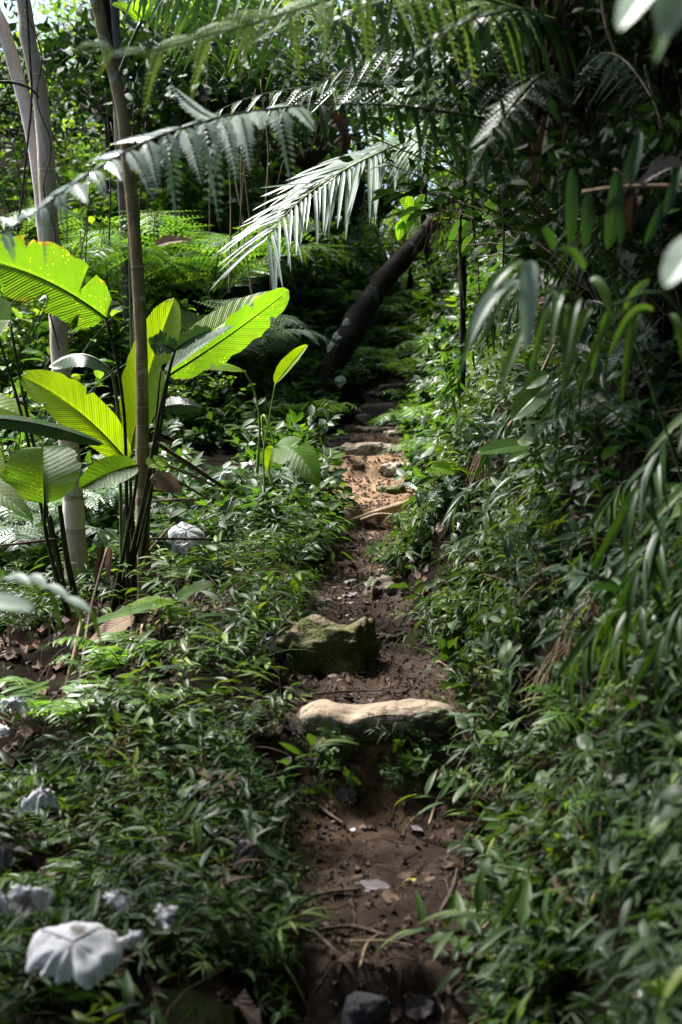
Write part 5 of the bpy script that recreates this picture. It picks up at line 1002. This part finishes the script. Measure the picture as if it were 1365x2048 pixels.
cover('soft leafy herbs carpeting the slope left of the trail', [(q1, SPR, (.38, 1.15), .25, .36, (-.05, .32)), (q2, SPR, (.35, .7), .3, .35, (.05, .16)), (q3, SPB, (.45, 1.0), .2, .25, (0, .15)), (q3[::2], GRS, (.7, 1.1), .2, .2, (.1, .1))], 'herb')
q1 = in_view(samp(2300, 1.8, 9.0, .05, .62, 1, 1, r, .15)); q2 = in_view(samp(1300, 1.8, 9.0, .3, 1.2, 1, 1, r, .1)); q3 = in_view(samp(1000, 1.8, 9, .0, 1.1, 1, 1, r, .2))
_n = 46; q4 = np.stack([pcx(5.2) + r.uniform(-.36, .36, _n), r.uniform(5.12, 5.24, _n)], 1); q4 = q4[np.abs(q4[:, 0] - pcx(5.2) + .02) > .06]
cover('small herbs hanging from the cut face under the step stone', [(q4, SPB, (.35, .6), .8, .3, (.1, .15)), (q4[::2], SPR, (.3, .6), .8, .3, (.05, .2))], 'herb')
cover('leafy herbs covering the steep bank right of the trail', [(q1, SPR, (.38, 1.15), .55, .34, (-.02, .32)), (q2, SPR, (.4, 1.1), .6, .34, (-.15, .28)), (q3, SPB, (.7, 1.3), .55, .3, (-.03, .15)), (q3[::3], GRS, (.7, 1.2), .5, .2, (.15, .1))], 'herb')  # upper sprigs tinted lower, some of the bank's shade in their colour
q1 = in_view(samp(4200, 8.2, 17, .10, 3.2, -1, 1, r, .2)); q2 = in_view(samp(4200, 8.8, 19, .04, 1.3, 1, 1, r, .3)); q3 = in_view(samp(2400, 16, 26, -.3, 4, -1)); q4 = in_view(samp(2000, 16, 26, -.3, 3, 1)); q5 = in_view(samp(500, 7.4, 9.0, .06, .8, -1, 1, r, .2))
cover('small leafy undergrowth along the upper trail and slopes', [(q1, SPF, (.5, 1.1), .3, .3, (0, .16)), (q2, SPF, (.45, 1.0), .5, .3, (.08, .18)), (q3, SPF, (.8, 1.6), .2, .3, (-.05, .15)), (q4, SPF, (.8, 1.6), .3, .3, (-.05, .15)), (q5, SPR, (.7, 1.1), .2, .25, (.05, .15)), (q2[::5], SPB, (.8, 1.4), .5, .3, (.1, .2))], 'herb_far')
q6 = in_view(samp(500, 2.6, 6.5, .35, 1.1, 1, 1, r, 1.0)); q7 = in_view(samp(300, 3, 7.0, .5, 1.3, 1, 1, r, 1.0))
q8 = samp(240, 1.9, 3.9, .08, .8, 1, 1, r, 1.0)
cover('shaded herbs hanging from the steepest part of the right bank', [(q8, SPR, (.6, 1.1), .5, .35, (-.1, .2)), (q8[::4], SPB, (.8, 1.3), .5, .3, (-.1, .2)), (q6, SPR, (.5, .9), .5, .35, (-.2, .18)), (q7, SPB, (.8, 1.4), .5, .3, (-.2, .15))], 'herb')  # tint mean lowered: shade of the bank put into the leaf colour
qa = in_view(samp(420, 2.2, 8.0, .05, 1.0, -1, 1, r, .2, WC)); qb = in_view(samp(950, 1.9, 8.5, .08, 1.3, 1, 1, r, .1))
_n = 44; qf = np.stack([P(145, 1890, 3.3)[0] + r.uniform(-.17, .17, _n), r.uniform(2.94, 3.17, _n)], 1)
cover('soft herbs overlapping the big white dried leaf', [(qf, SPR, (.5, .85), .2, .35, (0, .2))], 'herb')
b = MB()
for sd_, n_ in ((-1, 330), (1, 420)):
    for (x, y) in in_view(samp(n_, 2.3, 8.5, .03, 1.3, sd_, 1, r)):
        s = np.array([x, y, float(H(x, y))]); h_ = r.uniform(.06, .28); l_ = r.normal(0, .09, 2); tube(b, np.array([s, s + [l_[0] * .4, l_[1] * .4, h_ * .6], s + [l_[0], l_[1], h_ * .85]]), [.0022, .0012], 3, 6, r.random(), cap=False)
tag(b.obj('dry_stems', M['twig']), 'thin bare dead stems standing and leaning among the herbs', 'dead stems', kind='stuff')
for i in range(26):
    q = in_view(samp(1, 3.0, 8.5, .05, 1.0, -1 if i % 2 else 1, 1, r))
    for (x, y) in q:
        lab = 'low toothed fern among the herbs on the ' + ('left slope' if i % 2 else 'right bank'); place(FERN_PROTO, 3, (x, y, float(H(x, y))), r.uniform(0, 6), r.uniform(.35, .6), lab, lab.replace('fern', 'ferns'), 0, -.4 * (i % 2 == 0))
cover('dry straw coloured grass and withered herbs among the green herbs', [(qa, GRS, (.5, 1.0), .2, .4, (.0, .25)), (qb, GRS, (.6, 1.2), .5, .4, (.1, .25)), (qa[::2], SPR, (.5, .9), .2, .5, (-.1, .2)), (qb[::2], SPR, (.6, .9), .5, .5, (-.1, .2))], 'dead_pale')
# taller single herbs one can tell apart
def herb_proto(seed, **kw):
    V, F, A = sprig_tpl(seed, **kw); root = thing('herb', 'x', 'herb'); b = MB(); b.add(V, F, A); b.obj('foliage', M['herb'], root); return root
HB = [herb_proto(201, h=.34, lean=.2, nl=13, ll=.105), herb_proto(202, h=.28, lean=.22, nl=11, ll=.12), herb_proto(203, h=.4, lean=.15, nl=14, ll=.095), herb_proto(204, h=.24, lean=.2, nl=9, ll=.14)]
HN = ['arching herb with narrow pointed leaves', 'drooping herb with long pointed leaves', 'tall upright herb with many narrow leaves', 'low herb with large pointed leaves']
for i in range(84):
    s = -1 if i % 2 else 1; q = in_view(samp(1, 2.9, 8.0, .0, .9 if s < 0 else .6, s, 1, r))
    if len(q) == 0: continue
    x, y = q[0]; k = int(r.integers(4)); rg = ('near' if y < 4.6 else 'middle' if y < 6.2 else 'upper') + (' part of the left slope' if s < 0 else ' part of the right bank')
    place(HB, k, (x, y, float(H(x, y)) - .01), r.uniform(0, 6), r.uniform(.7, 1.15), f'{HN[k]} on the {rg}', f'{HN[k]} on the {rg}', r.normal(0, .15), (-.4 if s > 0 else 0) + r.normal(0, .15))
# ------------------------------------------------------------------ litter on the ground
def litter(n, y0, y1, s0, s1, side, tp, sc, mat, label, name='leaf_litter', lift=.006):
    q = in_view(samp(n, y0, y1, s0, s1, side, 1, r)); b = MB(); N = len(q); nn = slope_n(q[:, 0], q[:, 1]); a = r.uniform(0, 2 * PI, N)
    b.inst(tp, frames(np.stack([np.cos(a), np.sin(a), r.normal(0, .2, N)], 1), nrm(nn + r.normal(0, .35, (N, 3)))), np.stack([q[:, 0], q[:, 1], H(q[:, 0], q[:, 1]) + lift], 1), r.uniform(sc[0], sc[1], N), r.uniform(0, 1, N)); return b
b = MB()
for sd_ in (-1, 1):
    for (n, y0, y1, s0, s1, sc) in ((1700, 2.7, 9, 0, 2.2, (.04, .13)), (2400, 2.7, 12, -.3, .1, (.008, .045))):
        m = litter(n, y0, y1, s0, s1, sd_, leaf_tpl(5, .28, .6, .8, .35, .3, .9), sc, 'dead', ''); b.V += m.V; b.A += m.A; b.M += m.M
        for f in m.F: b.F.append(f + b.n)
        b.n += m.n
tag(b.obj('leaf_litter', M['dead']), 'brown leaf litter scattered on the soil under the herbs', 'leaf litter', kind='stuff')
b = MB(); N = 1500; y = 2.8 + 9 * r.random(N); x = pcx(y) + phw(y) * r.uniform(-1.1, 1.1, N); v, f = ICO[2]
v2 = v * [1, .8, .5] * (1 + .3 * fbm(v * 2, 2, 3))[:, None]; fa = np.full((len(v), 3), 0.)
b.inst((v2, [f], fa), frames(np.stack([np.cos(a := r.uniform(0, 6.3, N)), np.sin(a), 0 * a], 1), Z), np.stack([x, y, H(x, y) + .001], 1), .002 + .011 * r.random(N) ** 5, r.random(N))
tag(b.obj('gravel', M['path']), 'small clods and grit loose on the trail', 'gravel', kind='stuff')
b = MB()
for _ in range(800):
    y = r.uniform(2.8, 9.5); s = r.uniform(-1.2, 1.2); x = float(pcx(y)) + s * (phw(y) + (.0 if abs(s) < 1 else .3)); a = r.uniform(0, 6.3); L_ = r.uniform(.03, .16)
    p0 = np.array([x, y]); pts = []
    for k in range(4):
        q = p0 + np.array([math.cos(a), math.sin(a)]) * L_ * k / 3 + r.normal(0, .006, 2); pts.append([q[0], q[1], float(H(q[0], q[1])) + .006])
    tube(b, np.array(pts), [r.uniform(.0012, .003)], 4, 6, r.random(), cap=False)
tag(b.obj('twig_litter', M['twig']), 'fine broken twigs littering the trail', 'twig litter', kind='stuff')
for i in range(36):      # stones set in the trail
    y = r.uniform(3.9, 12.5); x = float(pcx(y) + phw(y) * r.uniform(-.95, .95)); k = r.uniform(.008, .026)
    wh = 'near landing' if y < 5.05 else 'landing above the step stone' if y < 6.7 else 'upper trail'
    rock('pebble', (x, y, float(H(x, y)) - k * .15), (k * 1.3, k, k * .6), M['rock_mid' if i % 3 else 'rock_pale'], f'{"brown" if i % 3 else "pale"} pebble half set in the soil of the {wh}', 300 + i, r.uniform(0, 6), .7, .2, 2, 'pebble', f'{"brown" if i % 3 else "pale"} pebbles on the {wh}')
# single dead leaves and sticks that stand out
def ground_leaf(px, py, L, wr, mat, label, ang=0.0, seed=0, tilt=.2, group=None, fl=.2, fr=.2, **kw):
    q = hit(px, py); n = slope_n(np.array([q[0]]), np.array([q[1]]))[0]; d = np.array([math.cos(ang), math.sin(ang), 0]); d = nrm(d - n * (d @ n)); rr = np.random.default_rng(seed + 500)
    c = q + n * .012; kw.setdefault('jag', .12); kw.setdefault('ripple', .35)
    mb, _ = big_leaf(c - d * L / 2, c + d * L / 2 + n * L * tilt * rr.uniform(0, 1), n * L * .12 * rr.normal(), nrm(n + rr.normal(0, .2, 3)), L * wr, fl, fr, 16, 4, (.55, .7), seed=seed, tint=rr.random(), **kw)
    return single(mb, 'dead_leaf', mat, label, 'dead leaf', group, origin=c)
for i, a in enumerate([(700, 1195, .085, .38, 'dead_grey', 'purple-grey lobed dead leaf in the middle of the upper trail', .2), (700, 1170, .07, .3, 'dead_grey', 'flat brown-purple dead leaf above the lobed one on the upper trail', .1), (652, 1222, .05, .3, 'dead', 'folded brown dead leaf left of the lobed one on the trail', .7), (705, 1410, .20, .14, 'dead_grey', 'long grey dead leaf lying just behind the pale step stone', .05), (738, 1780, .14, .22, 'dead_grey', 'large flat brown dead leaf on the near landing', -.1), (820, 1770, .045, .3, 'yellow', 'small yellow-green fallen leaf on the near landing', .2), (706, 1666, .03, .28, 'dead_white', 'tiny white chip of leaf below the step', 1.0),
        (900, 1738, .05, .4, 'dead_pale', 'pinkish curled dead leaf at the right rim of the near landing', .8), (970, 1818, .04, .35, 'yellow', 'pale yellow-green leaf at the right end of the near landing', .1), (715, 1762, .04, .3, 'dead_pale', 'small pinkish leaf touching the large brown leaf', .3), (753, 1152, .05, .35, 'dead_pale', 'pinkish upright dead leaf on the upper trail', 1.2), (858, 1140, .05, .35, 'dead_grey', 'purple dead leaf among the herbs above the trail brown stone', .2), (790, 885, .02, .4, 'yellow', 'orange fallen leaf beside the broad pale stone', .3), (712, 1105, .05, .25, 'dead_pale', 'thin tan dead leaf high on the dark part of the trail', -.6), (860, 1765, .04, .3, 'dead_pale', 'small tan leaf right of the yellow-green leaf', .5),
        (775, 2030, .10, .35, 'dead', 'dark broad dead leaf at the bottom edge', .9), (840, 2020, .09, .35, 'dead_grey', 'grey-green dead leaf at the bottom edge', .4), (900, 2035, .06, .35, 'dead_pale', 'pale leaf scrap at the bottom edge', 1.2), (690, 2045, .06, .4, 'dead_pale', 'tan leaf scrap lowest at the bottom edge', .3), (1000, 2030, .07, .35, 'dead_grey', 'grey pointed leaf standing at the bottom edge', 1.3), (540, 1690, .09, .4, 'dead_white', 'grey-white curled dead leaf among herbs left of the near landing', -.3), (600, 1745, .07, .35, 'dead_pale', 'pale brown dead leaf at the left rim of the near landing', -.2), (1310, 1115, .12, .35, 'dead', 'large curled brown dead leaf on the bank at the right edge', .3), (1350, 1160, .15, .3, 'dead', 'long folded brown dead leaf lowest on the bank right edge', .5)]):
    ground_leaf(a[0], a[1], a[2], a[3], a[4], a[5], a[6], i, fl=.25, fr=.1)
for i in range(64):
    y = r.uniform(3.4, 9.2); s = r.uniform(-1.3, 1.3); x = float(pcx(y)) + s * phw(y); px = 682.5 + x / y * F_PX; py = 1024 - (((H(x, y) - 1.5) * math.cos(PITCH) - y * math.sin(PITCH)) / y) * F_PX
    wh = 'near landing' if y < 5.05 else 'landing above the step stone' if y < 6.7 else 'upper trail'
    ground_leaf(float(px), float(py), r.uniform(.03, .075), r.uniform(.25, .42), ['dead', 'dead', 'dead_grey', 'dead_pale'][i % 4], 'small brown dead leaf lying on the ' + wh, r.uniform(0, 6), 100 + i, .3, 'small dead leaves on the ' + wh, r.uniform(-.2, .7), r.uniform(-.2, .6))
# white dried leaves: round lobed, curled, with dark ribs
def white_leaf(px, py, d, R, label, nrml, curl=.6, seed=0, mat='dead_white', lobes=7, hole=.55, ribs=True, lift=0.0, az=0.0):
    c = P(px, py, d) if d else hit(px, py) + [0, 0, R * .5 + lift]; r2 = np.random.default_rng(seed); hole = .04 if R > .09 else hole; root = thing('dried_leaf', label, 'dried leaf', c)
    n = nrm(np.asarray(nrml, float)); x = nrm(np.cross(Z + [.1, 0, 0], n)); y = np.cross(n, x); nr, na = 9, 56
    a = np.linspace(0, 2 * PI, na, endpoint=False); lob = (1 - (.03 if R > .09 else .12) * np.abs(np.sin(a * lobes / 2 + az)) ** .8) * (1 - (.02 if R > .09 else .18) * np.sin(a + az) ** 2) - hole * .5 * (fbm(np.stack([np.cos(a) * 3, np.sin(a) * 3, 0 * a + seed], 1), 3, 3) + 1)
    q = np.linspace(0.02, 1, nr)[:, None]; rad = R * q * lob[None]
    kf = 2.6 if R > .09 else 3.8; cr = fbm(np.stack([np.cos(a)[None] * q * kf + seed, np.sin(a)[None] * q * kf, 0 * q + 0 * a[None]], -1), 3, seed)
    cw = .05 if R > .09 else .42; rad = rad * (1 if R > .09 else (.75 + .4 * np.sin(a + seed) ** 2))[None] if R <= .09 else rad
    zc = -curl * R * q ** 2.4 * (1 + (.1 if R > .09 else .5) * np.sin(a * 2 + seed))[None] + cw * R * cr * q ** 1.2
    if R > .09: rad = rad * np.where(np.sin(a) < 0, 1 - (-np.sin(a)) ** .6 * (.28 + .3 * vnoise(np.stack([a * 4.5, 0 * a, 0 * a], 1), 8)), 1)[None]
    if R > .09: zc = R * .6 * (np.sqrt(np.maximum(1 - .92 * q ** 2, 0)) - 1) + .15 * R * cr * q - .05 * R * (np.abs(np.sin(a * 2.5 + .6))[None] < .25) * q
    V = c + x * (rad * np.cos(a))[..., None] + y * (rad * np.sin(a))[..., None] + n * zc[..., None]
    i = np.arange(nr - 1)[:, None] * na; j = np.arange(na)[None]; f = np.stack([i + j, i + (j + 1) % na, i + na + (j + 1) % na, i + na + j], -1).reshape(-1, 4)
    b = MB(); b.add(V.reshape(-1, 3), f, np.full((V.size // 3, 3), .6) * [1, 1, r2.uniform(.6, 1.2)]); Part(b, 'blade', M[mat], root)
    if ribs:
        for k in ((1, 3) if R > .09 else range(0, lobes, 2)):
            ia = int(((k + .5 * 0) * 2 * PI / lobes - az * 2 / lobes) % (2 * PI) / (2 * PI) * na) % na; b = MB(); tube(b, V[:, ia] + n * .001, [R * .014, R * .008], 5); Part(b, 'rib', M['straw' if mat != 'dead_white' else 'twig'], root)
    return root
for a in [(146, 1885, 3.2, .116, 'big dome-shaped white dried leaf with dark ribs, largest of the pale leaves', (.05, -.5, .86), .5, 1), (232, 1796, 3.5, .036, 'small white dried leaf above the big dome-shaped one', (.1, -.8, .6), .3, 2), (325, 1835, 3.4, .05, 'tattered white dried leaf right of the big dome-shaped one', (-.4, -.8, .4), .2, 3), (270, 1875, 3.35, .038, 'torn white leaf scrap touching the tattered one', (.3, -.7, .6), .3, 4), (60, 1780, 3.6, .05, 'bent white dried leaf over the big dome-shaped one near the edge', (.2, -.7, .6), .9, 5), (0, 1790, 3.6, .045, 'white dried leaf scrap cut by the left edge', (.2, -.5, .8), .7, 6),
        (86, 1582, 4.6, .065, 'grey-white crumpled dried leaf on the left slope among herbs', (.2, -.5, .85), .5, 7), (30, 1402, 5.4, .06, 'ribbed white dried leaf shaped like a tent on the left slope', (.2, -.8, .5), .8, 8), (16, 1465, 5.3, .04, 'hanging white scrap under the tent-shaped dried leaf', (.7, -.7, .1), .9, 9), (374, 1060, 7.4, .085, 'crumpled white dried leaf with a dark hollow behind the ringed trunk', (.1, -.6, .75), .9, 10), (358, 1090, 7.3, .06, 'white dried leaf below the crumpled hollow one', (.1, -.6, .8), .4, 11), (500, 1690, 4.3, .06, 'greyish torn dried leaf left of the near landing', (.2, -.6, .8), .6, 12), (400, 1235, 6.9, .12, 'dark grey umbrella-like dried leaf under the drooping yellowish leaf', (.1, -.85, .4), .5, 13),
        (460, 945, 8.6, .05, 'white dried leaf scrap at the left of the broken drooping leaf', (.1, -.6, .7), .6, 14), (505, 930, 8.5, .06, 'whitish dried leaf hanging under the thin stalks near the bare soil', (.2, -.9, .2), .8, 15), (648, 935, 8.8, .045, 'white dried leaf scrap at the left edge of the bare soil', (.1, -.6, .7), .6, 16), (672, 755, 13, .11, 'white dried leaf at the foot of the leaning trunk', (.1, -.7, .7), .6, 17), (5, 1690, 4.0, .07, 'grey perforated dried leaf at the left edge', (.3, -.5, .8), .4, 18), (1290, 2000, 3.0, .05, 'white curled dried leaf in the dark lower corner', (-.5, -.7, .3), 1.2, 19), (1190, 1180, 5.0, .05, 'grey dried leaf on the bank above the straw', (-.4, -.7, .5), .5, 20), (530, 1280, 6.3, .07, 'pale crumbly dried leaf on the left shoulder of the boulder', (0, -.5, .9), .3, 21)]:
    if a[3] < .09 and a[0] < 560: a = (a[0], a[1], a[2] - .14, a[3] * 1.2) + a[4:]
    white_leaf(*a, mat='dead_grey' if a[4].startswith(('grey ', 'dark', 'greyish')) else 'dead_white')
# palmate yellowish leaf low on the slope
yl = thing('broadleaf_plant', 'plant with a drooping yellow-green ragged leaf under the ringed trunk', 'plant', G(380, 6.6)); q0 = np.array(yl.location)
b = MB(); tube(b, np.array([q0, P(375, 1240, 6.4), P(350, 1205, 6.3)]), [.006, .004], 6, 14); Part(b, 'stem', M['stem_light'], yl)
for k, (B, T, w_, m_) in enumerate([((350, 1205, 6.3), (170, 1255, 6.2), .035, 'cal_spot'), ((350, 1205, 6.3), (430, 1170, 6.3), .045, 'cal_spot'), ((350, 1208, 6.3), (300, 1225, 6.2), .03, 'cal'), ((350, 1208, 6.3), (345, 1250, 6.2), .03, 'cal_spot'), ((350, 1205, 6.3), (250, 1215, 6.35), .03, 'cal')]):
    mb, c = big_leaf(P(*B), P(*T), (0, 0, .04), (.0, -.5, .85), w_, .1, .1, 20, 3, (.5, .8), seed=k, jag=.25, ripple=.3); Part(mb, 'leaf', M[m_], yl)
# sticks and straw on the bank and trail
for i, (pts, r_, mt, lab) in enumerate([([(1060, 1930), (1100, 1840), (1150, 1760), (1180, 1700)], .011, 'twig', 'brown stick leaning on the lower right bank beside the landing'), ([(1175, 1870), (1200, 1810), (1230, 1765)], .013, 'straw', 'short thick pale stick right of the brown stick'), ([(948, 1890), (1000, 1840), (1055, 1790)], .006, 'straw', 'whitish twig at the right rim of the near landing'), ([(1040, 2000), (1090, 1960), (1150, 1930)], .005, 'straw', 'thin pale twig lowest on the right bank'), ([(870, 1990), (884, 2020), (896, 2045)], .004, 'straw', 'pale straw stub at the bottom edge'), ([(1090, 1690), (1150, 1640), (1220, 1600)], .008, 'dead', 'rusty dead stem on the right bank above the brown stick'), ([(1100, 1780), (1140, 1700), (1210, 1630)], .018, 'dead', 'shredded brown palm sheath lying on the right bank'), ([(1230, 1600), (1290, 1560), (1360, 1535)], .009, 'straw', 'pale bent stick at the right edge of the bank'), ([(1150, 1525), (1200, 1530), (1265, 1560)], .006, 'straw', 'thin tan stem on the right bank under the pale leaf'), ([(1240, 1720), (1290, 1600), (1365, 1440)], .006, 'twig', 'long thin stem slanting up the right bank to the edge'), ([(895, 1560), (870, 1620), (858, 1660)], .006, 'straw', 'root-like stick hanging down the cut below the step'), ([(590, 1585), (640, 1620), (690, 1660)], .007, 'twig', 'stick at the left foot of the cut below the step'), ([(880, 1840), (905, 1790), (915, 1750)], .008, 'twig', 'dark stick at the right of the near landing'),
        ([(640, 1872), (705, 1866), (775, 1884)], .007, 'twig', 'thick twig along the front rim of the near landing'), ([(720, 1940), (735, 1900), (760, 1880)], .005, 'straw', 'pale twig sticking out over the dark grey stone'), ([(700, 1895), (770, 1895), (830, 1905)], .004, 'straw', 'thin straw along the front rim of the near landing'), ([(620, 1400), (690, 1392), (770, 1390)], .005, 'twig', 'thin twig on the landing behind the step stone'), ([(560, 1830), (640, 1800), (720, 1790)], .007, 'twig', 'brown stick among the herbs left of the near landing'), ([(1010, 1300), (1100, 1240), (1190, 1190)], .006, 'straw', 'tan stem crossing the middle of the right bank'), ([(880, 1330), (905, 1345), (930, 1370)], .004, 'straw', 'short pale twig at the right of the boulder landing'), ([(1255, 1130), (1290, 1000), (1340, 900)], .007, 'twig', 'brown stem climbing the bank near the right edge'), ([(620, 1865), (680, 1920), (730, 1990)], .006, 'twig', 'dark twig at the left of the dark grey stone')]):
    q = np.array([hit(a_, b_) for a_, b_ in pts]); q = q + slope_n(q[:, 0], q[:, 1]) * .02; b = MB(); tube(b, q, [r_ * .8, r_, r_ * .6], 7, 18, .5, wob=.25); single(b, 'stick', mt, lab, 'stick')
def straw_tuft(px, py, n, L, label, dz=0., spread=.06):
    q = hit(px, py); b = MB(); root = q
    for _ in range(n):
        s = q + [r.uniform(-spread, spread), r.uniform(-.08, .02), r.uniform(-.03, .05) + .05]; e = s + [r.uniform(-.16, .0), -.12 + r.uniform(-.05, .05), -L * r.uniform(.5, 1.1)]
        tube(b, np.array([s, (s + e) / 2 + [r.uniform(-.03, .02), -.05, .04], e]), [.0026, .0018, .001], 3, 7, r.random(), cap=False)
    return single(b, 'straw_tuft', 'straw', label, 'straw', origin=q)
straw_tuft(1110, 620, 60, .34, 'curtain of dry straw hanging under the reed stem in the dark bank'); straw_tuft(1200, 1230, 45, .22, 'dry straw tuft hanging on the middle of the right bank'); straw_tuft(1150, 1330, 30, .2, 'dry straw tuft lower on the right bank'); straw_tuft(990, 900, 24, .25, 'dry straw in the lit bank beside the glossy shrubs'); straw_tuft(1290, 620, 40, .4, 'dry straw curtain at the right edge of the dark bank')
for i in range(16):
    px = r.uniform(985, 1365); d = r.uniform(4.3, 7.0); y0 = r.uniform(-60, 200); L_ = r.uniform(200, 520); b = MB(); dx = r.normal(0, 25, 3)
    tube(b, PP([(px, y0, d), (px + dx[0], y0 + L_ * .4, d), (px + dx[1], y0 + L_ * .7, d), (px + dx[2], y0 + L_, d)]), [.0035, .005, .0025], 5, 40, .5, wob=.5)
    single(b, 'liana', 'twig' if i % 3 else 'straw', ('brown' if i % 3 else 'pale') + ' thin liana among those hanging in the dark over the right bank', 'liana', ('brown' if i % 3 else 'pale') + ' lianas hanging over the right bank')
def bamboo_proto(seed, n=16, L=.5):
    r2 = np.random.default_rng(seed); root = thing('bamboo_spray', 'x', 'bamboo'); b = MB(); t = np.linspace(0, 1, 8)
    pts = np.stack([-.55 * L * t, 0 * t, L * (.35 * t - .75 * t ** 2)], 1) + np.cumsum(r2.normal(0, .006, (8, 3)), 0); tube(b, pts, [.003, .0012], 4, cap=False); b.obj('stem', M['stem'], root)
    lf = MB(); tl = r2.uniform(.2, 1, n); c = np.stack([np.interp(tl, t, pts[:, k]) for k in range(3)], 1); d = nrm(np.stack([-r2.uniform(.1, .8, n), r2.normal(0, .5, n), -r2.uniform(.3, 1.0, n)], 1))
    lf.inst(leaf_tpl(7, .055, .4, .9, .3, .3), frames(d, nrm(Z + r2.normal(0, .4, (n, 3)) + [-.5, -.4, 0])), c, r2.uniform(.13, .26, n), r2.normal(.3, .2, n)); lf.obj('foliage', M['bamboo'], root); return root
BB = [bamboo_proto(301), bamboo_proto(302, 20, .6), bamboo_proto(303, 13, .42)]
for i in range(34):
    y = r.uniform(3.6, 7.5); s_ = r.uniform(.35, 1.25); x = float(pcx(y) + phw(y)) + s_; zt = float(H(x, y)) + r.uniform(.15, .7)
    lab = 'bamboo-like spray of narrow drooping leaves on the ' + ('near' if y < 5.2 else 'far') + ' part of the dark bank'
    place(BB, i % 3, (x, y, zt), r.normal(.2, .5), r.uniform(.7, 1.1), lab, lab.replace('spray', 'sprays'))
# bamboo cane and dark hanging scraps on the right
cord([(1165, 384, 3.7), (1250, 374, 3.7), (1380, 372, 3.7)], None, [.005, .006, .006], 'dry_cane', 'straw', 'thin straight dry cane crossing in front of the dark right bank', 'cane') if False else None
b = MB(); tube(b, PP([(1165, 384, 3.7), (1250, 374, 3.7), (1400, 372, 3.7)]), [.004, .006, .006], 6, 20); single(b, 'dry_cane', 'straw', 'thin straight dry cane crossing in front of the dark right bank', 'cane')
b = MB(); tube(b, PP([(1228, 338, 3.7), (1250, 355, 3.7), (1264, 372, 3.7)]), [.003, .004], 6, 10); single(b, 'dry_cane', 'straw', 'short dry cane side shoot joining the thin straight cane', 'cane')
dead_blade((1365, 335, 3.7), (1280, 372, 3.7), .03, (-.2, -.8, .6), 'dead_grey', 'curled dark grey leaf lying along the dry cane at the right edge', seed=60, fl=.8, fr=.7)
dead_blade((1268, 380, 3.7), (1262, 470, 3.7), .03, (-.2, -.9, .2), 'dead', 'black twisted leaf hanging from the dry cane', seed=61, fl=.9, fr=.7, jag=.4)
for i, (pts, lab) in enumerate([([(1200, -20, 4.6), (1215, 60, 4.6), (1232, 110, 4.6), (1236, 165, 4.6)], 'pale crooked liana hanging in the dark upper right'), ([(925, 190, 7.8), (930, 330, 7.8), (920, 480, 7.8), (930, 620, 8.0)], 'knotty brown liana hanging down the edge of the dark bank'), ([(1005, 340, 7.0), (1008, 470, 7.0), (1006, 560, 7.0)], 'straight thin liana hanging over the glossy shrubs'), ([(945, 210, 7.6), (950, 300, 7.6), (945, 400, 7.6), (952, 520, 7.7)], 'shaggy thin liana beside the knotty one'), ([(1330, 330, 4.4), (1320, 240, 4.4), (1290, 130, 4.4)], 'thin green liana slanting in the dark at the right edge')]):
    cord(pts, None, [.007, .012 if i in (1, 3) else .006, .006], 'liana', 'straw' if i in (0,) else 'twig', lab, 'liana', n=60, wob=.6 if i in (1, 3) else .2) if False else None
    b = MB(); tube(b, PP(pts), [.006, .013 if i in (1, 3) else .006, .005], 7, 80, .5, wob=.8 if i in (1, 3) else .2); single(b, 'liana', 'straw' if i == 0 else 'twig', lab, 'liana')
cord_list = [([(985, 315, 6.6), (1060, 355, 6.6), (1140, 400, 6.6)], 'straight fallen branch slanting in the dark bank'), ([(1000, 880, 6.4), (1060, 790, 6.5), (1110, 690, 6.6)], 'grey straight branch leaning in the lit bank behind the glossy shrubs')]
for pts, lab in cord_list:
    b = MB(); tube(b, PP(pts), [.010, .009, .007], 7, 24, .5, wob=.2); single(b, 'branch', 'straw', lab, 'branch')
